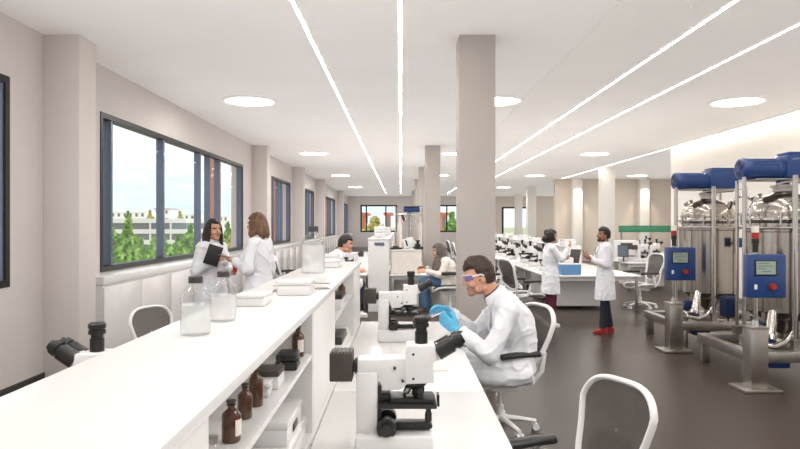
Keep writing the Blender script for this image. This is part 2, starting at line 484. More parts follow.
# wall washers on the beige wall
for i, px in enumerate((578, 645)):
    x = (px - 401) * 30.6 / 650
    d = tag(MB().cyl((0, 0, 0), (0, 0, -.06), .07, .07).build('wall_washer', 'steel_flat', loc=(x, 30.2, CZ - .012)), 'small spotlight shining down the %s pilaster of the beige wall' % ('left' if i == 0 else 'right'), 'ceiling light')
    ld = bpy.data.lights.new('washer_light', 'SPOT'); ld.energy = 110; ld.spot_size = math.radians(62); ld.spot_blend = .6; ld.color = (1, .9, .74); ld.shadow_soft_size = .04
    lo = bpy.data.objects.new('washer_light', ld); COL.objects.link(lo); lo.location = (x, 30.2, CZ - .1); lo.rotation_euler = V((0, .32, -1)).to_track_quat('-Z', 'Y').to_euler()

# ------------------------------------------------------------------ outside the windows
mat('hill_haze', (.60, .68, .74), .95, var=.08, scale=.006)  # aerial haze over the far forest is put into this pale blue
mat('ground_green', (.38, .40, .22), .95, var=.3, scale=.05)
mat('leaf', (.20, .36, .07), .8, var=.5, scale=2)
mat('leaf_gold', (.52, .48, .16), .8, var=.4, scale=2)
mat('bark', (.12, .08, .05), .9)
mat('concrete_pale', (.62, .60, .57), .85, var=.06)
mat('house_white', (.78, .77, .74), .85)
mat('roof_red', (.42, .16, .10), .8)
mat('dark_opening', (.16, .17, .18), .8)
struct(MB().box(-2500, 400, 52, 3400, -9.2, -9).build('ground_outside', 'ground_green', smooth=0))
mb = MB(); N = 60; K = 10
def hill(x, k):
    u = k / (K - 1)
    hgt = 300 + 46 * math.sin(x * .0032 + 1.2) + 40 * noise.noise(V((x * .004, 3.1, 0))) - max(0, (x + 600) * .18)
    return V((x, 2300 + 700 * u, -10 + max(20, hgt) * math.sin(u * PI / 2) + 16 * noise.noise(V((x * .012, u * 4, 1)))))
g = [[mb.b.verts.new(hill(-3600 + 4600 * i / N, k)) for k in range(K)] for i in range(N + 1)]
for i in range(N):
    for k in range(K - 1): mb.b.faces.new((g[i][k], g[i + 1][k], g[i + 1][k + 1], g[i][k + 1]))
o = mb.build('hills', 'hill_haze', smooth=80); struct(o)

def tree(x, y, z, h, r, m, lab, seed, n=900):
    t = thing('tree', lab, 'tree', (x, y, z), group='trees outside the big window')
    rnd = random.Random(seed)
    MB().tube([(0, 0, 0), (.1, 0, h * .35), (0, .1, h * .8)], [r * .12, r * .08, r * .03], 8).build('trunk', 'bark', t)
    mb = MB()
    for i in range(n):
        a = rnd.random() * 2 * PI; q = rnd.random() ** .45; zz = rnd.random()
        prof = math.sin(min(1, zz * 1.12) * PI) ** .6 * (1 - .35 * zz)
        p = V((math.cos(a) * r * q * prof, math.sin(a) * r * q * prof, h * (.18 + .82 * zz)))
        sz = r * .13 * (.6 + rnd.random())
        R = rotm(rnd.random() * 6, rnd.random() * 6, rnd.random() * 6)
        mb.quad(*[p + (R @ V(k)) * sz for k in ((-1, -.6, 0), (1, -.6, 0), (1, .6, .3), (-1, .6, 0))])
    mb.build('foliage', m, t, smooth=0)
def at(px, py, Y): return w(px, py, Y)
spec = [(108, 218, 70, 'leaf'), (128, 222, 62, 'leaf'), (141, 240, 74, 'leaf'), (160, 226, 80, 'leaf'), (178, 236, 85, 'leaf'), (190, 226, 95, 'leaf'), (198, 240, 100, 'leaf_gold'),
        (228, 224, 120, 'leaf'), (231, 236, 90, 'leaf_gold'), (112, 243, 88, 'leaf'), (149, 247, 95, 'leaf'), (180, 212, 260, 'leaf_gold'), (150, 211, 300, 'leaf_gold'), (128, 212, 290, 'leaf')]
wh = ['tall green tree at the near edge of the big window', 'bushy green tree outside the first wide pane', 'low green tree left of the first wide pane middle', 'green tree before the pale parking building',
      'low green tree outside the second wide pane', 'taller green tree outside the second wide pane', 'small golden tree outside the second wide pane', 'green tree between the narrow panes', 'golden tree between the narrow panes',
      'low green tree beside the near window frame', 'low green tree under the pale parking building', 'far golden tree beyond the parking building, right', 'far golden tree beyond the parking building, middle', 'far green tree beyond the parking building']
for i, (px, py, Y, m) in enumerate(spec):
    p = at(px, py, Y); h = p[2] + 9
    tree(p[0], p[1], -9, h, max(1.8, h * .20), m, wh[i], i, 700)
def building(px0, px1, ytop, Y, dep, m, lab, floors, name='building', zb=-9):
    a = at(px0, ytop, Y); b_ = at(px1, ytop, Y)
    L = b_[0] - a[0]; H = a[2] - zb
    t = thing(name, lab, 'building', (a[0], Y, zb), group='buildings outside the windows')
    fh = H / floors
    MB().box(0.2, L - .2, .6, dep, 0, H - .4).build('wall', 'dark_opening' if name == 'parking_building' else m, t)
    mb = MB()
    for k in range(floors):
        mb.box(0, L, 0, dep, (k + 1) * fh - fh * .42, (k + 1) * fh)
    if name == 'parking_building':
        for k in range(int(L / 6) + 1): mb.box(k * 6, k * 6 + .5, .1, .7, 0, H)
        mb.build('deck', m, t)
    else:
        MB().box(-.4, L + .4, -.4, dep + .4, H - .5, H).build('roof', 'roof_red' if 'red' in lab else m, t)
        for k in range(floors):
            for q in range(max(1, int(L / 4))):
                x0 = 1 + q * 4 if L > 4 else L * .25
                MB().box(x0, x0 + min(1.6, L * .4), .5, .62, k * fh + fh * .3, k * fh + fh * .75).build('window', 'dark_opening', t)
building(108, 186, 219, 190, 30, 'concrete_pale', 'pale open parking building with stacked decks outside the big window', 4, 'parking_building')
building(104, 146, 212, 440, 30, 'house_white', 'white block far behind the parking building', 4)
building(154, 170, 209, 520, 20, 'house_white', 'white house with red roof behind the parking building', 4)
building(178, 198, 214, 450, 30, 'house_white', 'white low block outside the second wide pane', 3)
building(214, 228, 216, 560, 30, 'house_white', 'white block seen between the narrow panes', 3)
building(352, 366, 213, 130, 12, 'terracotta', 'orange brick house seen left in the far window', 3)
building(385.5, 391, 213, 130, 12, 'terracotta', 'orange brick house seen right in the far window', 3)
building(441, 447.5, 213, 130, 12, 'terracotta', 'orange brick house seen in the second far window', 3)
building(367.5, 380, 224, 128, 10, 'house_white', 'long white wall seen in the far window', 2)
building(454, 462, 228, 128, 10, 'house_white', 'long white wall seen in the second far window', 2)
p = at(452, 214, 110); tree(p[0], p[1], -9, p[2] + 9, 3, 'leaf', 'green tree seen in the second far window', 91, 500)
p = at(375, 221, 118); tree(p[0], p[1], -9, p[2] + 9, 5, 'leaf_gold', 'golden tree seen in the far window', 92, 500)
# ------------------------------------------------------------------ benches and shelving
def bench(label, x0, x1, y0, y1, z=.75, group=None, cabinets=False, seam=False):
    t = thing('lab_bench', label, 'lab bench', ((x0 + x1) / 2, (y0 + y1) / 2, 0), group=group)
    a, b_ = (x1 - x0) / 2, (y1 - y0) / 2
    MB().box(-a, a, -b_, b_, z - .035, z, .004).build('worktop', 'laminate', t)
    for yy in (-b_ + .08, b_ - .1): MB().box(-a + .06, a - .06, yy, yy + .02, z - .11, z - .036).build('apron', 'panel_white', t)
    n = max(1, round(2 * b_ / 3))
    for k in range(n + 1):
        yy = -b_ + .1 + k * (2 * b_ - .2) / n
        for sx_ in (-a + .06, a - .06):
            MB().box(sx_ - .025, sx_ + .025, yy - .025, yy + .025, 0, z - .036, .003).build('leg', 'steel_flat', t)
    if cabinets:
        for k in range(n):
            y0_ = -b_ + (.75 if k == 0 else .2) + k * (2 * b_ - .3) / n
            q = MB().box(-a * .55, a * .55, y0_, y0_ + 1.1, .06, z - .12, .004).build('under_cabinet', 'panel_white', t)
    return t

def shelf_unit(label, x0, x1, y0, y1, z0, z1, divs, mids, front_panels, both=True):
    """standing between two benches; open shelves on the +x side"""
    t = thing('shelving_unit', label, 'shelving', (0, y0, 0))
    L = y1 - y0
    MB().box(x0 - .012, x1 + .012, -.01, L + .01, z1 - .03, z1, .004).build('top', 'laminate', t)
    xm = (x0 + x1) / 2
    MB().box(xm - .01, xm + .01, .02, L - .02, .05, z1 - .03).build('back_panel', 'panel_white', t)
    MB().box(x0, x1, L - .025, L, 0, z1 - .03).build('end_panel', 'panel_white', t)
    MB().box(x0, x1, 0, .025, 0, z1 - .03).build('end_panel', 'panel_white', t)
    MB().box(x0, x1, .02, L - .02, 0, z0 + .02).build('base_shelf', 'panel_white', t)
    for d in divs:
        MB().box(x0 + .002, x1 - .002, d - y0 - .012, d - y0 + .012, z0 + .02, z1 - .03).build('divider', 'panel_white', t)
    for (a, b_, z) in mids:
        MB().box(xm + .01, x1 - .004, a - y0 + .012, b_ - y0 - .012, z - .02, z).build('shelf', 'laminate', t)
    for (a, b_) in front_panels:
        MB().box(x1 - .02, x1, a - y0 + .014, b_ - y0 - .014, z0 + .022, z1 - .035, .002).build('front_panel', 'panel_white', t)
    MB().box(x0 + .003, x0 + .02, .03, L - .03, z0 + .022, z1 - .035).build('rear_panel', 'panel_white', t)
    return t

SX0, SX1, SZ = -.85, -.41, 1.38
shelf_unit('long white shelving unit with bottles on top, nearest the camera', SX0, SX1, .3, 6.5, .76, SZ,
           [1.38, 3.03, 4.04, 5.67], [(.325, 1.38, 1.15), (1.38, 3.03, 1.15), (4.04, 5.67, 1.15)], [(.34, 1.38), (3.03, 4.04), (5.67, 6.48)])
bench('white lab bench carrying the nearest large microscope', SX1 + .004, .5, .5, 3.895)
bench('white lab bench carrying the second large microscope', SX1 + .004, .5, 3.9, 6.7)
bench('white lab bench behind the shelving, under the left microscope', -1.72, SX0 - .016, .5, 6.5)
# second island
shelf_unit('white shelving end in the middle of the room, with a hand slot', -.66, -.24, 13.05, 24, .76, 1.47, [16, 20], [(13.1, 16, 1.15), (16, 20, 1.15), (20, 23.9, 1.15)], [])
bench('white bench end by the seated woman in a headscarf', -.225, .56, 13.0, 18.5, cabinets=False)
bench('white bench farther back in the middle row', -.225, .56, 18.6, 24.0, cabinets=True)
bench('white bench by the man with dark hair, window side', -1.55, -.675, 13.0, 24.0)
s = tag(MB().box(-.1, .1, -.012, 0, -.03, .03, .01).build('hand_slot_shade', 'mullion_slate', loc=(-.43, 13.049, 1.36)), 'grey patch for the shaded hand hole in the white shelving end', 'slot shade')  # flat grey stands in for the shade inside an open hand hole

# ------------------------------------------------------------------ office chair with net back
def outline(n=44):
    pts = []
    for k in range(n):
        a = 2 * PI * k / n
        c, s_ = math.cos(a), math.sin(a)
        ex = .55
        y = math.copysign(abs(c) ** ex, c); z = math.copysign(abs(s_) ** ex, s_)
        u = (z + 1) / 2
        half = .175 + .085 * min(1, u * 1.35) - .03 * max(0, u - .75) * 4 * .5
        pts.append((y * half, u))
    return pts
def backp(y, u, push=0):
    z = .55 + .50 * u
    x = -.235 - .17 * u + .32 * y * y * .9 - .03 * math.sin(u * PI) + push
    return V((x, y, z))
def make_chair(name, label):
    t = thing(name, label, 'chair', group='white office chairs with dark net backs')
    for k in range(5):
        a = 2 * PI * k / 5 + .3
        d = V((math.cos(a), math.sin(a), 0))
        MB().tube([d * .03 + V((0, 0, .115)), d * .17 + V((0, 0, .10)), d * .31 + V((0, 0, .078))], [.033, .026, .02], 10, flat=(1, .75)).build('leg', 'chair_white', t)
        p = d * .305; sd = V((-d.y, d.x, 0))
        cb = MB()
        for q in (-1, 1): cb.cyl(p + sd * q * .012 + V((0, 0, .031)), p + sd * q * .03 + V((0, 0, .031)), .03, seg=14)
        cb.cyl(p + V((0, 0, .03)), p + V((0, 0, .075)), .01)
        cb.build('castor', 'chair_white', t)
    MB().cyl((0, 0, .08), (0, 0, .22), .032).cyl((0, 0, .2), (0, 0, .37), .018).build('gas_column', 'chair_white', t)
    MB().prism([(-.17, .33), (.10, .35), (.12, .40), (-.10, .42), (-.20, .41)], 'Y', -.06, .06, .012).build('tilt_mechanism', 'chair_white', t)
    # seat
    n = 36; ring = []
    for k in range(n):
        a = 2 * PI * k / n; c, s_ = math.cos(a), math.sin(a)
        x = math.copysign(abs(c) ** .6, c) * .235 + .03; y = math.copysign(abs(s_) ** .6, s_) * .255
        ring.append(V((x, y, .445 + .03 * (abs(y) / .255) ** 2 - .05 * max(0, (x - .12) / .15) ** 2)))
    MB().tube(ring, .019, 10, close=True).build('seat_frame', 'chair_white', t)
    mb = MB(); ctr = V((.03, 0, .425)); rs = []
    for f in (1.0, .75, .5, .25, .06): rs.append([ctr + (p - ctr) * f - V((0, 0, .012 * (1 - f))) for p in ring])
    mb.rings(rs, cap=False); mb.build('seat_net', 'seat_net', t, smooth=60)
    ol = outline()
    MB().tube([backp(y, u) for y, u in ol], .0195, 10, close=True, flat=(.8, 1.25)).build('back_frame', 'chair_white', t)
    mb = MB(); rs = []
    for f in (1.0, .8, .6, .4, .2, .03): rs.append([backp(y * f, .5 + (u - .5) * f, -.012 * (1 - f)) for y, u in ol])
    mb.rings(rs, cap=False); mb.build('back_net', 'chair_net', t, smooth=60)
    mb = MB(); lo = []
    for k in range(24):
        a = 2 * PI * k / 24; lo.append((.17 * math.copysign(abs(math.cos(a)) ** .7, math.cos(a)), .30 + .17 * math.sin(a)))
    mb.rings([[backp(y, u, -.022) for y, u in lo], [backp(y * .97, .3 + (u - .3) * .97, -.036) for y, u in lo]]); mb.build('lumbar_pad', 'lumbar', t)
    for q in (-1, 1):
        MB().tube([(-.10, q * .05, .39), (-.24, q * .14, .42), (-.285, q * .20, .52), (-.30, q * .225, .68)], [.022, .022, .02, .014], 10).build('back_support', 'chair_white', t)
        MB().tube([(-.20, q * .12, .42), (-.13, q * .29, .46), (-.10, q * .30, .56), (-.08, q * .295, .655)], [.022, .022, .02, .018], 10).build('arm_support', 'chair_white', t)
        rs = []
        for k in range(9):
            u = k / 8; x = -.19 + .35 * u; wd = .054 * math.sin(max(.12, min(.9, u * .8 + .12)) * PI) ** .4; zz = .688 + .008 * math.sin(u * PI)
            rs.append([V((x, q * .295 + math.cos(j * PI / 6) * wd, zz + math.sin(j * PI / 6) * .025)) for j in range(12)])
        MB().rings(rs).build('armrest', 'black_plastic', t, smooth=60)
    return t
chair0 = make_chair('office_chair', 'white office chair with dark net back, empty, front of the picture beside the bench')
chair0.location = (.735, 3.02, 0); chair0.rotation_euler = (0, 0, math.radians(204)); chair0.scale = (.94,) * 3
def chair(x, y, deg, label, sc=1.0): return dup(chair0, (x, y, 0), math.radians(deg), label, scale=sc)
chair(.84, 5.52, 203, 'white office chair under the seated man in safety glasses')
chair(-2.08, 6.0, 330, 'empty white office chair between the shelving and the window cabinets, nearest', .92)
chair(-2.45, 14.6, 20, 'white office chair seen small past the large clear carboy')
chair(.92, 12.35, 183, 'white office chair under the woman in the grey headscarf', 1.22)
chair(-1.36, 12.35, 20, 'white office chair under the man with dark hair by the far windows', 1.1)
chair(5.0, 13.6, 195, 'white office chair right of the standing man, before the rear wall bench', 1.08)

# ------------------------------------------------------------------ big microscope
def make_scope(label):
    t = thing('microscope', label, 'microscope', group='large white microscopes')
    MB().box(-.147, .185, -.11, .11, .0, .099, .012).build('base', 'scope_white', t)
    MB().box(-.147, -.054, -.062, .062, .09, .36, .008).build('column', 'scope_white', t)
    MB().prism([(-.142, .345), (-.142, .415), (.02, .42), (.08, .42), (.08, .315), (.05, .285), (-.03, .28), (-.054, .345)], 'Y', -.055, .055, .008).build('arm', 'scope_white', t)
    MB().prism([(.065, .31), (.065, .395), (.07, .478), (.195, .478), (.205, .42), (.185, .40), (.19, .315)], 'Y', -.066, .066, .008).build('head', 'scope_white', t)
    s1 = MB()
    for x, z in ((.02, .38), (.055, .325), (.10, .44), (.10, .335)): s1.cyl((x, -.0665, z), (x, -.05, z), .006, seg=10)
    s1.build('screw', 'black_plastic', t)
    l = MB().box(-.262, -.163, -.06, .06, .32, .445, .006).build('lamp_house', 'dark_brown', t)
    f = MB()
    for k in range(6): f.box(-.25 + k * .015, -.243 + k * .015, -.052, .052, .445, .449)
    f.build('cooling_fin', 'black_plastic', l)
    MB().cyl((-.165, 0, .378), (-.138, 0, .378), .028).cyl((-.155, 0, .378), (-.145, 0, .378), .036).build('lamp_tube', 'black_plastic', t)
    MB().lathe([(.028, .475), (.028, .53), (.024, .532), (.024, .548), (.034, .55), (.034, .565), (.03, .567), (.03, .572), (.035, .574), (.035, .59), (.028, .596), (.01, .597)], (.136, 0, 0), 26).build('camera', 'black_plastic', t)
    # binocular head
    MB().prism([(.19, .405), (.20, .478), (.225, .472), (.225, .418)], 'Y', -.055, .055, .004).build('binocular_block', 'scope_white', t)
    d = V((.86, 0, .51)).normalized()
    for q in (-1, 1):
        p = V((.205, q * .035, .442))
        MB().cyl(p, p + d * .075, .036, .035).build('eyepiece_tube', 'black_plastic', t)
        MB().cyl(p + d * .07, p + d * .095, .026, .026).cyl(p + d * .09, p + d * .115, .033, .031).cyl(p + d * .11, p + d * .13, .026, .022).build('eyepiece', 'black_plastic', t)
    # nosepiece and objectives
    np_ = MB().lathe([(.055, .318), (.055, .30), (.045, .288), (.02, .28)], (.105, 0, 0), 24).build('nosepiece', 'black_plastic', t)
    c = V((.11, 0, .285))
    for k, (dx, dy, ln) in enumerate(((.0, 0, .055), (-.62, .0, .05), (.45, .5, .045), (.3, -.55, .05))):
        dd = V((dx, dy, -1)).normalized(); p = c + V((dx * .04, dy * .04, .004))
        MB().cyl(p, p + dd * ln * .65, .016, .015, 14).cyl(p + dd * ln * .6, p + dd * ln, .012, .006, 14).build('objective', 'black_plastic' if k != 1 else 'steel_flat', np_)
    st = MB().box(-.05, .20, -.09, .09, .212, .232, .003).build('stage', 'black_plastic', t)
    MB().box(.0, .19, -.075, .075, .2325, .247, .003).build('slide_holder', 'black_plastic', st)
    MB().box(-.05, .0, -.04, .04, .23, .262, .004).build('stage_arm', 'black_plastic', st)
    MB().cyl((.165, -.06, .212), (.165, -.06, .15), .011).cyl((.165, -.06, .19), (.165, -.06, .155), .015).build('stage_knob', 'black_plastic', st)
    MB().box(.205, .215, -.03, .03, .205, .255, .002).build('stage_clip', 'black_plastic', st)
    MB().box(-.054, -.038, -.045, .045, .1, .30).build('focus_rail', 'black_plastic', t)
    for q in (-1, 1):
        MB().cyl((-.015, q * .05, .128), (-.015, q * .10, .128), .042).cyl((-.015, q * .10, .128), (-.015, q * .125, .128), .026).build('focus_knob', 'black_plastic', t)
    MB().cyl((-.015, -.05, .128), (-.015, .05, .128), .02).build('focus_axle', 'black_plastic', t)
    MB().prism([(.0, .105), (.17, .105), (.183, .112), (.185, .122), (.17, .137), (.0, .137)], 'Y', -.03, .03, .003).build('condenser_arm', 'black_plastic', t)
    return t
scope0 = make_scope('large white microscope with black lamp box, nearest the camera')
scope0.location = (-.047, 2.86, .751)
def scope(x, y, deg, label, z=.751, sc=1.0): return dup(scope0, (x, y, z), math.radians(deg), label, scale=sc)
scope(-.05, 5.62, 0, 'large white microscope before the gloved hands of the seated man')
scope(-1.115, 2.66, 174, 'white microscope behind the shelf top, black eyepieces turned to the window')
scope(-1.05, 13.75, 180, 'white microscope before the man with dark hair')
scope(.16, 13.95, 20, 'white microscope standing behind the beige box on the middle bench')

# ------------------------------------------------------------------ glass bottles on the shelf top
def clear_bottle(x, y, z, r, h, label, fill, cap_r=.42):
    t = thing('glass_bottle', label, 'bottle', (x, y, z), group='clear bottles on the shelf top')
    sh = h * .66
    prof = [(r * .2, .004), (r * .95, 0), (r, .008), (r, sh), (r * .93, sh + h * .05), (r * .7, sh + h * .12), (r * .45, sh + h * .16), (r * .40, sh + h * .2), (r * .40, h * .93)]
    MB().lathe(prof, seg=36, cap=False).build('body', 'lab_glass', t, smooth=60)
    MB().lathe([(r * .9, .008), (r * .955, .012), (r * .955, h * fill)], seg=36).build('liquid', 'water', t)
    MB().lathe([(r * cap_r * 1.05, h * .885), (r * cap_r * 1.12, h * .89), (r * cap_r * 1.12, h * .985), (r * cap_r, h)], seg=28).build('cap', 'dark_base', t)
    MB().lathe([(r * .42, h * .86), (r * .52, h * .865), (r * .52, h * .885), (r * .42, h * .89)], seg=28, cap=False).build('ring', 'lab_glass', t)
    return t
clear_bottle(-.692, 2.19, SZ + .001, .050, .195, 'clear glass bottle with dark cap, nearest on the shelf top', .52)
clear_bottle(-.683, 2.50, SZ + .001, .050, .19, 'clear glass bottle with dark cap, second on the shelf top', .52)
clear_bottle(-.67, 4.96, SZ + .001, .088, .355, 'large clear carboy with black cap on the shelf top', .6, .4)
# white tip boxes etc. on the top
def box_with_lid(x, y, z, sx_, sy_, sz_, label, m='scope_white', name='storage_box', rz=0, cat='box', group=None, lid='laminate'):
    t = thing(name, label, cat, (x, y, z), rz, group)
    MB().box(-sx_ / 2, sx_ / 2, -sy_ / 2, sy_ / 2, 0, sz_ * .68, .004).build('body', m, t)
    MB().box(-sx_ / 2 - .003, sx_ / 2 + .003, -sy_ / 2 - .003, sy_ / 2 + .003, sz_ * .682, sz_, .006).build('lid', lid, t)
    return t
box_with_lid(-.68, 3.02, SZ + .001, .13, .20, .055, 'flat white tip box beside the clear bottles on the shelf top', group='white boxes on the shelf top')
box_with_lid(-.56, 3.48, SZ + .001, .17, .20, .075, 'larger white tip box on the shelf top with a wire rack behind', group='white boxes on the shelf top')
box_with_lid(-.60, 5.75, SZ + .001, .13, .35, .06, 'white box on the shelf top beyond the carboy', group='white boxes on the shelf top')
box_with_lid(-.66, 6.15, SZ + .001, .14, .2, .09, 'white cube box at the far end of the shelf top', group='white boxes on the shelf top')
t = thing('tube_rack', 'small metal tube rack lying on the shelf top', 'rack', (-.66, 3.62, SZ + .001), .2)
MB().box(-.05, .05, -.05, .05, 0, .006).box(-.05, .05, -.05, .05, .03, .034).build('rack', 'steel_flat', t)
for k in range(4): MB().lathe([(.002, .007), (.006, .009), (.006, .06)], (-.036 + k * .024, 0, 0), 10).build('tube', 'lab_glass', t)
t = thing('tube_rack', 'small metal tube rack right of the larger white tip box', 'rack', (-.46, 3.75, SZ + .001), .4)
MB().box(-.04, .04, -.05, .05, 0, .006).box(-.04, .04, -.05, .05, .03, .034).build('rack', 'steel_flat', t)
for k in range(3): MB().lathe([(.002, .007), (.006, .009), (.006, .06)], (-.026 + k * .024, 0, 0), 10).build('tube', 'lab_glass', t)

# ------------------------------------------------------------------ bottles and boxes on the open shelves
def amber(x, y, z, r, h, label, lab_at=None):
    t = thing('amber_bottle', label, 'bottle', (x, y, z), group='amber bottles on the shelves')
    MB().lathe([(r * .3, .003), (r * .92, 0), (r, .006), (r, h * .62), (r * .94, h * .68), (r * .6, h * .755), (r * .40, h * .78), (r * .36, h * .87), (r * .5, h * .875), (r * .5, h * .895), (r * .3, h * .9)], seg=30).build('body', 'amber_glass', t, smooth=50)
    MB().lathe([(r * .28, h * .89), (r * .30, h * .91), (r * .52, h * .945), (r * .52, h * .985), (r * .42, h)], seg=24).build('stopper', 'dark_brown', t)
    if lab_at is not None:
        rs = []
        for zz in (h * .16, h * .55): rs.append([V((math.cos(a) * (r + .0008), math.sin(a) * (r + .0008), zz)) for a in [lab_at + (k - 5) * .11 for k in range(11)]])
        mb = MB(); vs = [[mb.b.verts.new(p) for p in q] for q in rs]
        for k in range(10): mb.b.faces.new((vs[0][k], vs[0][k + 1], vs[1][k + 1], vs[1][k]))
        mb.build('paper_label', 'paper_label', t)
    return t
ZM = 1.151
amber(-.470, 1.80, ZM, .0265, .114, 'amber bottle with paper label, nearest on the middle shelf', -.35)
amber(-.484, 2.015, ZM, .0230, .108, 'slim amber bottle, second on the middle shelf')
amber(-.480, 2.15, ZM, .0240, .132, 'taller amber bottle, third on the middle shelf')
amber(-.468, 2.955, ZM, .0280, .142, 'amber bottle with paper label by the far end of the middle shelf', -.9)
t = thing('instrument_case', 'small black case beside the far amber bottle', 'case', (-.475, 2.73, ZM), .05)
MB().box(-.045, .045, -.07, .07, 0, .035, .006).build('body', 'black_plastic', t)
MB().box(-.044, .044, -.069, .069, .0355, .065, .012).build('lid', 'black_plastic', t)
MB().box(.045, .05, -.015, .015, .02, .045, .002).build('latch', 'steel_flat', t)
t = thing('flask', 'small round glass flask left of the black case', 'flask', (-.49, 2.585, ZM))
MB().lathe([(.004, 0), (.016, .001), (.026, .014), (.028, .026), (.022, .042), (.010, .052), (.008, .085), (.011, .088)], seg=24, cap=False).build('body', 'lab_glass', t, smooth=60)
MB().lathe([(.003, .005), (.018, .006), (.0235, .016), (.024, .022)], seg=20).build('liquid', 'dark_brown', t)
box_with_lid(-.495, 2.42, ZM, .10, .12, .066, 'white carton with brown lid behind the amber bottles', lid='dark_brown', group='boxes on the shelves')
box_with_lid(-.50, 2.29, ZM, .08, .08, .05, 'small white carton beside the third amber bottle', group='boxes on the shelves')
t = thing('glass_jar', 'small clear jar at the near edge of the middle shelf', 'jar', (-.455, 2.235, ZM))
MB().lathe([(.008, 0), (.012, .002), (.012, .03), (.009, .034)], seg=18, cap=False).build('body', 'lab_glass', t)
MB().lathe([(.010, .0345), (.010, .044)], seg=18).build('lid', 'laminate', t)
t = thing('glass_jar', 'clear jar left of the nearest amber bottle', 'jar', (-.475, 1.62, ZM))
MB().lathe([(.015, 0), (.022, .002), (.022, .05), (.016, .056)], seg=22, cap=False).build('body', 'lab_glass', t)
MB().lathe([(.019, .0565), (.019, .07)], seg=22).build('lid', 'steel_flat', t)
ZB = .781
b0 = box_with_lid(-.50, 2.68, ZB, .15, .42, .115, 'large white box at the bottom of the open shelf', group='boxes on the shelves')
b1 = box_with_lid(-.50, 2.66, ZB + .116, .13, .34, .095, 'white printer-like box stacked on the large white box', group='boxes on the shelves')
MB().box(.066, .07, -.05, .05, .02, .05, .003).build('slot', 'black_plastic', b1)
t = thing('tray', 'shallow white tray with black knobs and a brown block, bottom shelf', 'tray', (-.495, 2.22, ZB))
MB().box(-.07, .07, -.17, .17, 0, .01).box(-.07, -.062, -.17, .17, 0, .06).box(.062, .07, -.17, .17, 0, .06).box(-.07, .07, -.17, -.162, 0, .06).box(-.07, .07, .162, .17, 0, .06).build('tray', 'scope_white', t)
tag(MB().box(-.04, .04, -.07, .07, 0, .07, .004).build('wooden_block', 'amber_glass', loc=(-.50, 2.12, ZB + .011)), 'brown block lying in the white tray', 'block')
for k, (dx, dy) in enumerate(((-.02, .0), (.02, .03), (-.01, .07), (.03, .1))):
    tag(MB().lathe([(.006, 0), (.006, .04), (.015, .045), (.015, .065), (.008, .072)], seg=14).build('stopper', 'black_plastic', loc=(-.5 + dx, 2.24 + dy, ZB + .011)), 'small black stopper in the white tray', 'stopper', 'black stoppers in the tray')
# second open bay
amber(-.475, 5.2, ZM, .03, .15, 'amber bottle in the far open shelf bay')
box_with_lid(-.50, 4.75, ZM, .16, .3, .10, 'black lidded box in the far open shelf bay, upper', lid='black_plastic', group='boxes on the shelves')
box_with_lid(-.50, 4.8, ZB, .16, .4, .17, 'white box with black lid in the far open shelf bay, lower', lid='black_plastic', group='boxes on the shelves')
box_with_lid(-.50, 5.3, ZB, .14, .3, .12, 'plain white box deep in the far open shelf bay', group='boxes on the shelves')
tag(MB().box(-.1, .1, -.14, .14, 0, .012, .002).build('notepad', 'paper_label', loc=(.2, 4.55, .7505), rz=.1), 'thin white notepad on the bench between the microscopes', 'notepad')
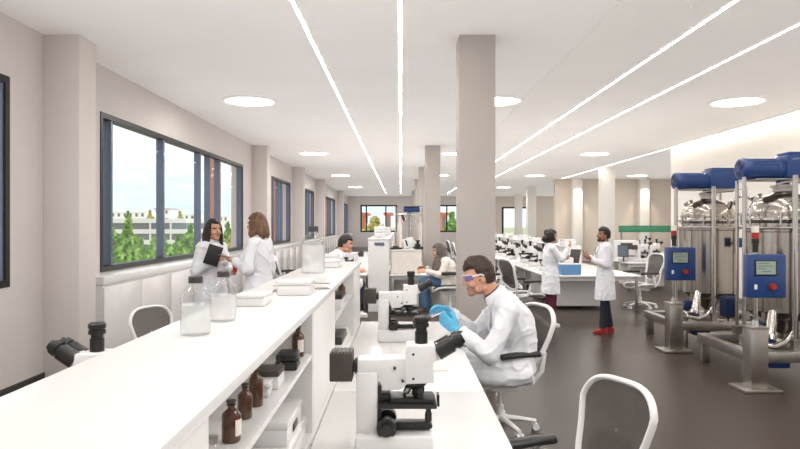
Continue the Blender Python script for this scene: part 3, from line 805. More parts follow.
# ------------------------------------------------------------------ steel mixing tanks
def make_tank(label):
    t = thing('mixing_tank', label, 'steel tank', group='steel mixing tanks')
    R = .42
    MB().lathe([(R * .35, .60), (R * .8, .66), (R, .74), (R, 1.66), (R + .012, 1.67), (R + .012, 1.70), (R * .9, 1.712)], seg=48).build('vessel', 'steel', t)
    MB().lathe([(R * .88, 1.712), (R * .88, 1.765), (R * .98, 1.775), (R, 1.795), (R, 1.83), (R * .98, 1.845), (R * .90, 1.85), (R * .90, 1.90), (R * .86, 1.96), (R * .76, 2.03), (R * .58, 2.085), (R * .35, 2.115), (R * .2, 2.15)], seg=48).build('lid', 'steel', t)
    MB().lathe([(R + .001, 1.798), (R + .018, 1.803), (R + .018, 1.822), (R + .001, 1.828)], seg=48, cap=False).build('clamp_ring', 'chrome', t)
    for k in range(8):
        a = k * PI / 4 + .2; p = V((math.cos(a) * (R + .03), math.sin(a) * (R + .03), 0))
        MB().cyl(p + V((0, 0, 1.74)), p + V((0, 0, 1.88)), .012, seg=10).cyl(p + V((0, 0, 1.86)), p + V((0, 0, 1.89)), .022, seg=6).build('clamp_bolt', 'chrome', t)
    # neck, coupling, motor
    MB().cyl((0, 0, 2.14), (0, 0, 2.2), .11).cyl((0, 0, 2.19), (0, 0, 2.22), .14).build('flange', 'steel_flat', t)
    MB().cyl((0, 0, 2.22), (0, 0, 2.32), .075).build('coupling', 'blue_paint', t)
    MB().box(-.42, .40, -.20, .20, 2.27, 2.285, .003).build('motor_plate', 'steel_flat', t)
    mt = MB().lathe([(.105, -.525), (.12, -.52), (.128, -.505), (.128, -.40), (.120, -.395), (.120, -.10), (.128, -.09), (.128, -.04)], (0, 0, 2.41), 32, axis='X').build('motor', 'blue_paint', t)
    f = MB()
    for k in range(16):
        a = k * PI / 8
        f.box(-.39, -.11, -.004, .004, .118, .1245, m=Matrix.Translation((0, 0, 2.41)) @ rotm(a, 0, 0))
    f.build('cooling_rib', 'blue_paint', mt)
    g = MB().cyl((-.528, 0, 2.41), (-.522, 0, 2.41), .098, seg=28).build('fan_opening', 'blue_dark', mt)
    s_ = MB()
    for k in range(6): s_.box(-.535, -.527, -.008, .008, 0, .10, m=Matrix.Translation((0, 0, 2.41)) @ rotm(k * PI / 3, 0, 0))
    s_.cyl((-.537, 0, 2.41), (-.525, 0, 2.41), .03, seg=18); s_.build('fan_guard', 'blue_paint', mt)
    MB().prism([(-.04, 2.30), (-.04, 2.56), (.0, 2.58), (.42, 2.58), (.47, 2.54), (.47, 2.44), (.36, 2.40), (.34, 2.29)], 'Y', -.15, .15, .012).build('gearbox', 'blue_paint', t)
    MB().box(.0, .42, -.13, .13, 2.581, 2.605, .004).build('terminal_cover', 'blue_paint', t)
    # frame posts and rails
    for (x, y) in ((-.58, -.22), (-.17, -.52), (.36, -.40), (-.30, .48), (.40, .44)):
        MB().cyl((x, y, .46), (x, y, 2.30), .022 if x != -.17 else .030, seg=14).build('post', 'chrome', t)
    MB().tube([(-.58, -.22, 1.71), (-.17, -.52, 1.71), (.36, -.40, 1.71), (.40, .44, 1.71), (-.30, .48, 1.71)], .014, 8, close=True).build('guard_rail', 'chrome', t)
    # pipes
    MB().tube([(.28, -.20, 2.04), (.32, -.24, 2.16), (.40, -.30, 2.18), (.50, -.34, 2.10), (.52, -.36, 1.9), (.52, -.36, 1.3)], .024, 12).build('feed_pipe', 'chrome', t)
    MB().cyl((-.20, .16, 2.00), (-.22, .18, 2.09), .06).cyl((-.217, .177, 2.08), (-.223, .183, 2.095), .075).build('manhole', 'chrome', t)
    MB().cyl((.18, -.28, 2.0), (.2, -.31, 2.1), .04).build('nozzle', 'chrome', t)
    MB().tube([(-.32, -.42, 2.2), (-.2, -.40, 2.235), (0, -.36, 2.225), (.2, -.36, 2.24)], .012, 8).build('spray_pipe', 'chrome', t)
    v = MB().box(.16, .36, -.60, -.46, 1.42, 1.56, .02).build('valve_actuator', 'blue_paint', t)
    MB().cyl((.26, -.46, 1.49), (.26, -.40, 1.49), .035).build('valve_stub', 'chrome', v)
    # outlet
    MB().lathe([(.16, .62), (.12, .52), (.06, .46), (.06, .40)], seg=28).build('outlet_cone', 'steel', t)
    MB().cyl((-.25, -.24, .78), (-.40, -.42, .46), .055).cyl((-.39, -.41, .49), (-.408, -.428, .445), .07).build('drain_tube', 'chrome', t)
    MB().tube([(-.56, -.46, .48), (-.54, -.5, .42), (-.40, -.52, .39), (-.26, -.50, .44), (-.12, -.44, .56), (-.08, -.32, .76)], .032, 12).build('return_pipe', 'chrome', t)
    MB().box(-.46, -.30, -.26, -.12, .46, .62, .03).build('drain_valve', 'blue_dark', t)
    p = MB().box(-.06, .13, -.62, -.44, .42, .72, .035).build('pump_motor', 'blue_dark', t)
    q = MB()
    for k in range(5): q.box(-.035 + k * .034, -.028 + k * .034, -.63, -.615, .46, .68)
    q.build('cooling_rib', 'blue_dark', p)
    MB().box(-.44, -.20, -.5, -.28, .14, .30, .025).build('pump', 'blue_paint', t)
    MB().cyl((-.50, -.39, .22), (-.43, -.39, .22), .06).box(-.60, -.50, -.45, -.33, .0, .40, .01).build('pump_stand', 'steel_flat', t)
    MB().tube([(.05, -.50, .43), (.04, -.52, .30), (-.05, -.50, .22), (-.2, -.42, .2)], .012, 8).build('cable', 'black_rubber', t)
    MB().tube([(.4, -.3, .45), (.7, -.5, .22), (.95, -.52, .24)], .011, 8).build('cable', 'black_rubber', t)
    # skid
    sk = MB()
    for y in (-.62, .55): sk.box(-.75, .80, y - .055, y + .055, .24, .36, .006)
    for x in (-.70, .0, .74): sk.box(x - .05, x + .05, -.565, .495, .245, .355, .006)
    sk.build('skid_frame', 'steel_flat', t)
    for x in (-.68, .72):
        for y in (-.62, .55): MB().box(x - .05, x + .05, y - .045, y + .045, 0, .24, .004).build('skid_foot', 'steel_flat', t)
    for k in range(3):
        a = k * 2 * PI / 3 + PI / 2; c_, s2 = math.cos(a) * .38, math.sin(a) * .38
        MB().cyl((c_, s2, .36), (c_ * 1.0, s2 * 1.0, .80), .03, seg=14).build('leg', 'steel_flat', t)
    for (x, y) in ((-.58, -.22), (-.17, -.52), (.36, -.40), (-.30, .48), (.40, .44)):
        MB().box(x - .04, x + .04, y - .04, y + .04, .36, .47).build('post_socket', 'steel_flat', t)
    return t
tank0 = make_tank('steel mixing tank with blue motor at the right edge of the picture')
tank0.location = (4.555, 7.75, 0)
tank1 = dup(tank0, (4.68, 9.9, 0), 0, 'steel mixing tank with blue motor standing farther back, left of the other tank')

def make_pedestal(label):
    t = thing('control_pedestal', label, 'control stand', group='steel stands with blue control boxes')
    MB().box(-.20, .20, -.17, .17, 0, .035, .004).build('base_plate', 'steel_flat', t)
    MB().box(-.09, .09, -.09, .09, .035, .66, .006).box(-.1, .1, -.1, .1, .655, .675, .003).build('post', 'steel_flat', t)
    MB().cyl((0, 0, .675), (0, 0, .74), .04, .03).cyl((0, 0, .73), (0, 0, 1.72), .024, seg=16).build('pole', 'chrome', t)
    bx = MB().box(-.15, .23, -.16, -.03, .99, 1.44, .012).build('control_box', 'blue_paint', t)
    MB().box(-.145, .225, -.166, -.1605, 1.0, 1.43, .002).build('front_plate', 'blue_paint', bx)
    sc = MB().box(-.10, .13, -.176, -.1665, 1.22, 1.385, .006).build('screen_bezel', 'black_plastic', t)
    MB().box(-.085, .115, -.178, -.1762, 1.235, 1.37).build('screen', 'screen_lcd', sc)
    mk = MB()
    for k, (a, b_) in enumerate(((.02, .13), (.02, .17), (.02, .10), (.06, .15))): mk.box(-.085 + a, -.085 + b_, -.1786, -.178, 1.345 - k * .028, 1.353 - k * .028)
    mk.build('screen_reading', 'screen_mark', sc)
    MB().cyl((.08, -.166, 1.11), (.08, -.18, 1.11), .042, seg=22).build('button_collar', 'dark_brown', t)
    MB().cyl((.08, -.18, 1.11), (.08, -.21, 1.11), .034, .030, seg=22).build('stop_button', 'red_plastic', t)
    MB().box(-.10, -.07, -.168, -.166, 1.08, 1.13).build('switch', 'scope_white', t)
    MB().cyl((0, 0, 1.455), (0, 0, 1.54), .028, seg=16).build('beacon_socket', 'black_rubber', t)
    MB().cyl((0, 0, 1.541), (0, 0, 1.60), .037, seg=20).build('beacon_lower', 'black_plastic', t)
    MB().cyl((0, 0, 1.601), (0, 0, 1.665), .038, seg=20).build('beacon_red', 'red_plastic', t)
    MB().cyl((0, 0, 1.666), (0, 0, 1.735), .036, seg=20).build('beacon_cap', 'paper_label', t)
    return t
ped0 = make_pedestal('steel stand with blue control box before the right tank, nearest')
ped0.location = (3.75, 6.88, 0)
dup(ped0, (3.77, 8.98, 0), 0, 'steel stand with blue control box before the farther tank')

# ------------------------------------------------------------------ right islands
bench('white bench end with the blue box between the two standing people', 2.83, 4.72, 12.75, 17.5, cabinets=True)
bench('long white bench row of microscopes, second stretch', 2.83, 4.72, 17.55, 24.0, cabinets=True)
bench('long white bench row of microscopes, farthest stretch', 2.83, 4.72, 24.05, 32.0, cabinets=True)
for i, (a, b_) in enumerate(((14.2, 17.4), (17.8, 23.8), (24.3, 31.6))):
    t = thing('reagent_shelf', ['low white reagent shelf behind the blue box', 'low white reagent shelf along the second bench stretch', 'low white reagent shelf along the farthest bench stretch'][i], 'shelf', (3.78, a, .751))
    MB().box(-.17, .17, 0, b_ - a, .50, .53, .004).build('top', 'laminate', t)
    MB().box(-.01, .01, 0.03, b_ - a - .03, .02, .5).build('back_panel', 'panel_white', t)
    for y in (0.0, b_ - a - .03): MB().box(-.16, .16, y, y + .025, 0, .5).build('end_panel', 'panel_white', t)
# bench against the cream wall end, with chair
bench('white bench by the cream wall behind the office chair', 5.95, 7.55, 17.0, 18.8, cabinets=True)
bench('white bench before the green screen', 7.7, 12.5, 22.6, 23.9, cabinets=True)
t = thing('bench_screen', 'long green glass screen on the rear right bench', 'screen', (10, 23.6, .751))
MB().box(-2.1, 2.1, -.02, .02, .72, .96, .01).build('pane', 'green_glass', t)
for x in (-2.0, 0, 2.0): MB().box(x - .03, x + .03, -.03, .03, 0, .72).build('support', 'steel_flat', t)
# small microscope copies: rows along the right island
labs_l = ['white microscope on the bench edge nearest the woman in burgundy trousers', 'white microscope second along the left edge of the right bench row', 'white microscope third along the left edge of the right bench row',
          'white microscope fourth along the left edge of the right bench row', 'white microscope fifth along the left edge of the right bench row', 'white microscope sixth along the left edge of the right bench row',
          'white microscope seventh along the left edge of the right bench row', 'white microscope last along the left edge of the right bench row']
for k, y in enumerate((14.1, 15.7, 17.1, 18.9, 20.6, 22.6, 25.2, 28.2)): scope(3.2 + .06 * ((k * 7) % 3), y, 180 + (25, -20, 8, 40, -12, 30, 0, 15)[k], labs_l[k])
for k, (x, y) in enumerate(((4.4, 19.2), (4.4, 21.8), (6.5, 17.6), (7.05, 18.2), (8.6, 23.1), (10.2, 23.1))):
    scope(x, y, 0 if k < 2 else 20, ['white microscope on the far side of the right bench row, nearer', 'white microscope on the far side of the right bench row, farther', 'white microscope on the wall bench, nearer',
          'white microscope on the wall bench, beside the cream wall', 'white microscope before the green screen, left', 'white microscope before the green screen, right'][k])
for k, (x, y, a) in enumerate(((2.25, 11.75, 20), (2.2, 13.4, -15), (2.25, 15.2, 10), (2.2, 17.3, -20), (2.25, 19.6, 15), (2.2, 22.2, 0), (2.2, 25.2, 10))):
    chair(x, y, a, ['white office chair behind the seated man in safety glasses, nearest of its row', 'white office chair left of the woman in burgundy trousers', 'white office chair third in the row along the right benches', 'white office chair fourth in the row along the right benches',
                    'white office chair fifth in the row along the right benches', 'white office chair sixth in the row along the right benches', 'white office chair last in the row along the right benches'][k], 1.08)
# more boxes and monitors behind
names = ['white carton on the low reagent shelf behind the standing man', 'white carton on the low reagent shelf beside the standing woman']
box_with_lid(3.75, 14.6, 1.282, .25, .4, .14, names[0]); box_with_lid(3.78, 16.2, 1.282, .25, .5, .12, names[1])
for k, y in enumerate((18.4, 20.0, 21.6, 23.0, 25.0, 27.0, 29.5)):
    box_with_lid(3.78, y, 1.282, .26, .6 + .1 * (k % 3), .10 + .05 * (k % 2), 'white carton on the long reagent shelf, place %s from the front' % ['one', 'two', 'three', 'four', 'five', 'six', 'seven'][k], group='cartons on the long reagent shelf')
def screen_stand(x, y, z, rz, label):
    t = thing('monitor', label, 'monitor', (x, y, z), rz)
    MB().box(-.1, .1, -.08, .08, 0, .012, .003).build('foot', 'black_plastic', t); MB().box(-.02, .02, .0, .02, .012, .2).build('stand', 'black_plastic', t)
    q = MB().box(-.24, .24, -.02, .0, .12, .44, .005).build('display', 'black_plastic', t)
    MB().box(-.225, .225, -.0215, -.0202, .135, .425).build('screen', 'mullion_slate', q)
    return t
screen_stand(6.02, 17.6, .751, -1.3, 'black monitor on the wall bench beside the standing man')
screen_stand(3.1, 30.5, .751, .3, 'black monitor at the far end of the right bench row')
t = thing('instrument', 'white boxy analyser on the wall bench', 'instrument', (6.05 + .35, 18.45, .751))
MB().box(-.3, .3, -.2, .2, 0, .55, .02).build('housing', 'scope_white', t); MB().box(-.24, .1, -.205, -.2, .3, .48, .004).build('window', 'dark_brown', t); MB().box(-.24, .24, -.204, -.2, .1, .13).build('slot', 'black_plastic', t)
t = thing('tube_rack', 'blue tube rack on the wall bench', 'rack', (6.85, 17.3, .751))
MB().box(-.14, .14, -.06, .06, 0, .02).box(-.14, .14, -.06, .06, .09, .1).box(-.14, -.13, -.06, .06, 0, .1).box(.13, .14, -.06, .06, 0, .1).build('rack', 'blue_box', t)
for k in range(5): MB().lathe([(.004, .02), (.012, .03), (.012, .16)], (-.1 + k * .05, 0, 0), 10).build('tube', 'lab_glass', t)
for k in range(4):
    tag(MB().lathe([(.03, 0), (.05, .01), (.05, .16), (.02, .2), (.02, .24)], seg=16).build('reagent_bottle', 'scope_white', loc=(7.15 + .14 * (k % 2), 17.15 + .12 * k, .751)), 'white reagent bottle at the edge of the wall bench', 'bottle', 'white reagent bottles on the wall bench')

# blue sample box with raised dark lid on the bench end
t = thing('sample_case', 'light blue case with dark lid raised, on the bench between two people', 'case', (3.36, 13.05, .751), .05)
MB().box(-.20, .20, -.2, .2, 0, .20, .015).build('body', 'blue_box', t)
MB().box(-.205, .205, -.205, .205, .201, .225, .008).build('rim', 'panel_white', t)
MB().box(-.13, .13, -.012, .012, 0, .28, .008, m=Matrix.Translation((.13, .06, .225)) @ rotm(-.25, 0, -1.05)).build('lid', 'dark_base', t)
MB().box(-.10, .08, -.1, .1, .226, .34, .02).build('tray', 'scope_white', t)

# ------------------------------------------------------------------ things on the middle island
t = thing('instrument_box', 'beige boxy instrument on the bench before the woman in a headscarf', 'instrument', (.10, 13.35, .751))
MB().box(-.30, .30, -.25, .25, .0, .46, .012).build('housing', 'paper_label', t)
MB().box(-.31, .31, -.26, .26, .461, .49, .006).build('top_cover', 'laminate', t)
MB().box(-.28, .28, -.253, -.2505, .02, .44).build('front_plate', 'paper_label', t)
box_with_lid(-.42, 13.25, 1.471, .20, .3, .16, 'tall white box on top of the middle shelving end', 'scope_white')
box_with_lid(-.46, 14.4, 1.471, .24, .5, .24, 'taller white box farther along the middle shelving top', 'scope_white')
box_with_lid(-.40, 16.5, 1.471, .28, .5, .22, 'white box third along the middle shelving top', 'scope_white')
t = thing('desk_phone', 'black desk device on top of the beige instrument', 'device', (-.10, 13.3, 1.242), .1)
MB().box(-.12, .12, -.09, .09, 0, .04, .008).build('body', 'black_plastic', t); MB().box(-.07, .05, -.03, .05, .041, .07, .008).build('handset', 'dark_brown', t)
t = thing('camera_unit', 'white tilted reader on top of the beige instrument', 'device', (.19, 13.40, 1.242), 0)
MB().box(-.12, .12, -.1, .1, 0, .2, .02, m=rotm(0, -.3, 0) @ Matrix.Translation((0, 0, .03))).build('housing', 'scope_white', t)
MB().box(-.05, -.02, -.105, -.1, .05, .18, m=rotm(0, -.3, 0) @ Matrix.Translation((0, 0, .03))).build('display', 'black_plastic', t)
tag(MB().lathe([(.05, 0), (.06, .02), (.06, .1), (.03, .12), (.03, .16), (.05, .165), (.05, .19)], seg=18).build('knob_unit', 'black_plastic', loc=(.34, 13.22, 1.242)), 'small black knob unit at the right of the beige instrument', 'device')
# glass reactor rig
t = thing('glass_reactor', 'tall glass reactor on a steel rack with a blue drive on top', 'reactor', (.20, 16.0, .751))
MB().lathe([(.05, .15), (.14, .2), (.2, .32), (.2, 1.0), (.16, 1.1), (.08, 1.14), (.08, 1.2)], seg=28, cap=False).build('vessel', 'lab_glass', t, smooth=60)
MB().lathe([(.05, .16), (.135, .205), (.19, .32), (.19, .62)], seg=24).build('liquid', 'paper_label', t)
MB().cyl((0, 0, .63), (0, 0, 1.2), .02).cyl((0, 0, .64), (0, 0, .68), .12).build('stirrer', 'steel_flat', t)
for x, y, r in ((-.22, -.14, .05), (-.25, .1, .04), (.27, .05, .05)): MB().lathe([(r * .4, .1), (r, .16), (r, 1.0), (r * .4, 1.08), (r * .4, 1.2)], (x, y, 0), 16).build('condenser', 'paper_label', t)
for x in (-.33, .33):
    for y in (-.2, .2): MB().cyl((x, y, 0), (x, y, 1.42), .016, seg=10).build('post', 'chrome', t)
for z in (.1, 1.25): MB().tube([(-.33, -.2, z), (.33, -.2, z), (.33, .2, z), (-.33, .2, z)], .014, 8, close=True).build('rail', 'chrome', t)
MB().cyl((0, 0, 1.2), (0, 0, 1.3), .05).build('coupling', 'steel_flat', t)
MB().box(-.14, .26, -.12, .12, 1.3, 1.44, .03).build('drive', 'blue_paint', t)
MB().box(-.3, .34, -.2, .2, 1.44, 1.46).build('top_plate', 'steel_flat', t)
MB().tube([(.1, -.1, 1.15), (.24, -.15, 1.12), (.28, -.15, .9), (.28, -.15, .3)], .02, 8).build('pipe', 'lab_glass', t)
MB().cyl((-.12, -.1, 1.1), (-.18, -.14, 1.25), .03).build('nozzle', 'amber_glass', t)
# low clutter under the middle bench
t = thing('drawer_unit', 'dark low cabinet on the floor under the middle bench', 'cabinet', (-.45, 13.9, 0))
# (stands clear of the shelving, on the window side of its end panel)
t.location = (-1.05, 14.0, 0)
MB().box(-.3, .3, -.3, .3, .03, .6, .008).build('carcass', 'dark_brown', t)
for k in range(3): MB().box(-.28, .28, -.312, -.301, .06 + k * .18, .22 + k * .18, .003).build('drawer', 'dark_brown', t)
t = thing('drawer_unit', 'white drawer unit on the floor under the beige instrument', 'cabinet', (.12, 13.9, 0))
MB().box(-.25, .25, -.3, .3, .03, .62, .008).build('carcass', 'panel_white', t)
for k in range(3): MB().box(-.24, .24, -.312, -.301, .06 + k * .18, .22 + k * .18, .003).build('drawer', 'laminate', t)
# ------------------------------------------------------------------ people
def spline(pts, n):
    pts = [V(p) for p in pts]; out = []
    P = [pts[0] * 2 - pts[1]] + pts + [pts[-1] * 2 - pts[-2]]
    for i in range(len(pts) - 1):
        a, b_, c, d = P[i:i + 4]
        for k in range(n):
            t = k / n
            out.append(.5 * ((2 * b_) + (c - a) * t + (2 * a - 5 * b_ + 4 * c - d) * t * t + (3 * b_ - a - 3 * c + d) * t ** 3))
    out.append(pts[-1]); return out
def loft(mb, pts, rad, n=6, seg=22, side=V((0, 1, 0)), sq=.85):
    P = spline(pts, n); R = spline([V((a, b_, 0)) for a, b_ in rad], n); rs = []
    for i, p in enumerate(P):
        t = (P[min(i + 1, len(P) - 1)] - P[max(i - 1, 0)]).normalized()
        f = side.cross(t).normalized(); sd = t.cross(f).normalized()
        ring = []
        for j in range(seg):
            a = 2 * PI * j / seg; c, s_ = math.cos(a), math.sin(a)
            ring.append(p + f * math.copysign(abs(c) ** sq, c) * R[i].x + sd * math.copysign(abs(s_) ** sq, s_) * R[i].y)
        rs.append(ring)
    mb.rings(rs)
def head_geo(mb, HM, beard=False):
    t = bmesh.ops.create_uvsphere(mb.b, u_segments=28, v_segments=20, radius=1)
    for v in t['verts']:
        x, y, z = v.co
        X, Y, Z = x * .098, y * .076, z * .118
        if z < 0:
            k = -z
            Y *= 1 - .30 * k ** 1.5
            X *= (1 - .04 * k) if x > 0 else (1 - .50 * k)
            if x > 0: X += .012 * k
        else:
            if x < 0: X *= 1.04
        v.co = HM @ V((X, Y, Z))
    def e_(c, r): mb.ell(HM @ V(c), 1, 14, 10, m=HM.to_3x3().to_4x4() @ Matrix.Diagonal((*r, 1)))
    def rc_(a, b_, r0, r1):
        sc = HM.to_scale().x; mb.rc(HM @ V(a), HM @ V(b_), r0 * sc, r1 * sc, 10)
    rc_((.092, 0, .018), (.114, 0, -.022), .008, .0125); e_((.103, .010, -.026), (.011, .007, .008)); e_((.103, -.010, -.026), (.011, .007, .008))
    e_((.074, 0, -.094), (.030, .034, .026)); e_((.070, 0, -.070), (.028, .036, .026)); e_((.084, .030, .028), (.013, .026, .009)); e_((.084, -.030, .028), (.013, .026, .009))
    e_((.090, 0, -.054), (.012, .022, .006)); e_((.089, 0, -.066), (.012, .019, .007))
    for q in (-1, 1):
        e_((-.008, q * .076, -.008), (.020, .009, .031)); e_((.062, q * .046, -.03), (.03, .022, .025)); e_((.02, q * .055, -.075), (.04, .016, .022))
def hand_geo(mb, wr, d, nrm, side_, curl, s=1.0, fat=0.0):
    """palm with four unequal bent fingers and a thumb; d: towards the fingers, nrm: out of the palm, side_: towards the thumb"""
    wr = V(wr); d = V(d).normalized(); nrm = V(nrm); nrm = (nrm - d * nrm.dot(d)).normalized(); sd = V(side_); sd = (sd - d * sd.dot(d) - nrm * sd.dot(nrm)).normalized()
    mt = Matrix((d, sd, nrm)).transposed().to_4x4()
    mb.ell(wr + d * .05 * s, 1, 14, 10, m=mt @ Matrix.Diagonal((.056 * s, (.042 + fat) * s, (.018 + fat) * s, 1)))
    mb.rc(wr, wr + d * .03 * s, (.026 + fat) * s, (.026 + fat) * s, 10)
    for k, (off, ln) in enumerate(((.030, .074), (.010, .083), (-.011, .076), (-.030, .060))):
        p = wr + (d * .088 + sd * off) * s; ang = curl * .5; r = (.0095 + fat) * s
        q = wr + (d * .045 + sd * off * .8) * s
        mb.rc(q, p, r * 1.1, r, 8)
        for f in (.45, .32, .25):
            dd = d * math.cos(ang) + nrm * math.sin(ang)
            p2 = p + dd * ln * f * s; mb.rc(p, p2, r, r * .92, 8); p = p2; r *= .92; ang += curl
    p = wr + (d * .025 + sd * .028) * s; a = wr + (d * .062 + sd * .058 + nrm * .016) * s; b_ = a + (d * .03 + sd * .002 + nrm * (.012 + .012 * curl)) * s
    mb.rc(p, a, (.014 + fat) * s, (.0115 + fat) * s, 8); mb.rc(a, b_, (.0115 + fat) * s, (.009 + fat) * s, 8)

STAND = dict(pelvis=(0, 0, .95), waist=(.0, 0, 1.09), chest=(.01, 0, 1.27), sho=(0, 0, 1.41), neck=(0, 0, 1.485), head=(.022, 0, 1.625),
             hip=[(0, .092, .92), (0, -.092, .92)], knee=[(.02, .10, .50), (.02, -.10, .50)], ank=[(-.02, .11, .085), (-.02, -.11, .085)])
def person(label, loc, yaw, s, skin, J, arms, outfit, hair, hy=0, hp=0, vox=.007, toes=None, face=None, woman=False, shoe='shoe_white', hr=0):
    J = {**STAND, **J}; u = lambda p: V(p) * s
    HM = Matrix.Translation(u(J['head'])) @ rotm(hr, hp, hy) @ Matrix.Scale(s, 4)
    side = V((0, 1, 0)); wf = .92 if woman else 1.0
    spine = [u(J[k]) for k in ('pelvis', 'waist', 'chest', 'sho', 'neck')]
    def torso(mb, add):
        loft(mb, [spine[0] - (spine[1] - spine[0]) * .35] + spine, [((.095 + add) * s, (.14 + add) * s), ((.112 + add) * s, (.16 * wf + add) * s), ((.096 + add) * s, (.135 * wf + add) * s), ((.118 + add) * s, (.158 * wf + add) * s), ((.082 + add) * s, (.155 * wf + add) * s), ((.056 + add * .4) * s, (.062 + add * .4) * s)], 5)
        for a in arms:
            mb.rc(spine[3].lerp(spine[4], .55), u(a['sh']), (.048 + add) * s, (.048 + add * .7) * s)
        if woman:
            for q in (-1, 1): mb.ell(u(J['chest']) + V((.085 + add, q * .07, -.01)) * s, (.055 + add * .5) * s, 12, 8)
    # ---- body
    mb = MB(); torso(mb, 0)
    mb.rc(spine[4] - (spine[4] - spine[3]) * .2, HM @ V((-.022, 0, -.045)), .056 * s, .056 * s)
    head_geo(mb, HM)
    for a in arms:
        mb.rc(u(a['sh']), u(a['el']), .049 * s, .037 * s); mb.rc(u(a['el']), u(a['wr']), .040 * s, .026 * s)
        hand_geo(mb, u(a['wr']), a['d'], a['n'], a['t'], a.get('curl', .5), s)
    for q in (0, 1):
        h, k, an = u(J['hip'][q]), u(J['knee'][q]), u(J['ank'][q])
        mb.rc(h, k, .086 * s, .056 * s); mb.rc(k, k.lerp(an, .35), .056 * s, .055 * s); mb.rc(k.lerp(an, .35), an, .055 * s, .038 * s)
        td = V((toes or [(1, 0, 0), (1, 0, 0)])[q]).normalized()
        mb.rc(an + V((0, 0, -.045 * s)) - td * .03 * s, an + V((0, 0, -.055 * s)) + td * .13 * s, .032 * s, .026 * s)
    me = remesh(mb, vox * s, 2)
    body = link('person', me, skin, None, loc, yaw)
    tag(body, label, 'person')
    inv = HM.inverted()
    for mm in ('eye_white', 'eye_dark', 'lips', 'brow', 'stubble', 'beard'): me.materials.append(M[mm])
    hz = HM.translation.z - .15 * s
    for p in me.polygons:
        if p.center.z < hz: continue
        c = inv @ p.center
        if c.x < -.03 or abs(c.x) > .14 or abs(c.y) > .085: continue
        for q in (-1, 1):
            dd = math.hypot(c.y - q * .033, (c.z - .008) * 1.5)
            if c.x > .06 and dd < .011: p.material_index = 2 if abs(c.y - q * .033) < .006 else 1
            if c.x > .055 and abs(c.z - .028 + abs(c.y) * .06) < .0065 and .012 < abs(c.y) < .055: p.material_index = 4
        if c.x > .085 and abs(c.z + .060) < .0105 and abs(c.y) < .022 and face != 'mask': p.material_index = 3
        elif face in ('beard', 'stubble') and c.x > -.005 and (c.z < -.052 - .035 * (c.x < .05) + (.03 if c.x < .03 else 0) or (c.x > .085 and -.05 < c.z < -.036)) and c.z > -.13 and abs(c.y) < .07:
            if p.material_index == 0: p.material_index = 6 if face == 'beard' else 5
    # ---- outfit
    o = outfit
    def sleeves(mb, add, upto=1.0):
        for a in arms:
            mb.rc(u(a['sh']), u(a['el']), (.048 + add) * s, (.044 + add) * s)
            e_ = u(a['el']).lerp(u(a['wr']), upto - .06); mb.rc(u(a['el']), e_, (.045 + add) * s, (.032 + add * .8) * s)
            mb.cyl(e_, u(a['el']).lerp(u(a['wr']), upto), (.036 + add) * s, (.037 + add) * s)
    if 'trousers' in o:
        mb = MB()
        for q in (0, 1):
            h, k, an = u(J['hip'][q]), u(J['knee'][q]), u(J['ank'][q])
            mb.rc(h, k, .098 * s, .070 * s); mb.cyl(k, k.lerp(an, .98), .068 * s, .058 * s); mb.ell(k, .069 * s)
        loft(mb, [spine[0] - V((0, 0, .07 * s)), spine[0], spine[0].lerp(spine[1], .5)], [(.11 * s, .15 * s), (.122 * s, .168 * s), (.112 * s, .15 * s)], 4)
        link('trousers', remesh(mb, .009 * s, 2, wrinkle=(.005 * s, 14)), o['trousers'], body)
    if 'shirt' in o:
        mb = MB(); torso(mb, .008)
        mb.rc(spine[4] - (spine[4] - spine[3]) * .3, spine[4] + (HM @ V((-.02, 0, -.06)) - spine[4]) * .16, .062 * s, .060 * s)
        link('shirt', remesh(mb, .008 * s, 2), o['shirt'], body)
    if 'coat' in o:
        mb = MB(); torso(mb, .026); sleeves(mb, .014, o.get('sleeve', .97))
        hem = o.get('hem', .58)
        if o.get('seated'):
            for q in (0, 1): mb.rc(u(J['hip'][q]), u(J['hip'][q]).lerp(u(J['knee'][q]), .86), .118 * s, .098 * s)
            k0 = u(J['hip'][0]).lerp(u(J['hip'][1]), .5); k1 = k0.lerp(u(J['knee'][0]).lerp(u(J['knee'][1]), .5), .8)
            mb.rc(k0, k1, .11 * s, .09 * s)
            if o.get('tails'): loft(mb, [k0 + V((-.12, 0, -.03)) * s, k0 + V((.05, 0, -.045)) * s, k0 + V((.22, 0, -.03)) * s, k0 + V((.36, 0, .0)) * s], [(.07 * s, .20 * s), (.10 * s, .225 * s), (.10 * s, .215 * s), (.07 * s, .19 * s)], 4)
        else:
            pz = spine[0]
            loft(mb, [V((pz.x + .0, 0, hem * s)), V((pz.x + .005, 0, (hem + .2) * s)), pz, spine[1]], [(.165 * s, .225 * s), (.15 * s, .21 * s), (.138 * s, .188 * s), (.118 * s, .16 * s)], 5)
        cz = remesh(mb, .0085 * s, 3, wrinkle=(o.get('wr', .011) * s, o.get('wsc', 9)))
        coat = link(o.get('coat_name', 'lab_coat'), cz, o['coat'], body)
        # collar and lapels
        nb = spine[4]; up = (HM.translation - nb).normalized(); f = V((1, 0, 0)); f = (f - up * f.dot(up)).normalized()
        mb = MB(); rs = []
        for (hh, r) in ((-.03, .088), (.012, .078), (.030, .080), (.004, .098), (-.03, .103)):
            rs.append([nb + up * hh * s + (f * math.cos(a) * r * .92 + V((0, 1, 0)) * math.sin(a) * r) * s + f * .004 for a in [PI / 5 + k * (2 * PI - 2 * PI / 5) / 20 for k in range(21)]])
        vs = [[mb.b.verts.new(p) for p in r] for r in rs]
        for i in range(4):
            for k in range(20): mb.b.faces.new((vs[i][k], vs[i][k + 1], vs[i + 1][k + 1], vs[i + 1][k]))
        mb.build('collar', o['coat'], coat, smooth=60)
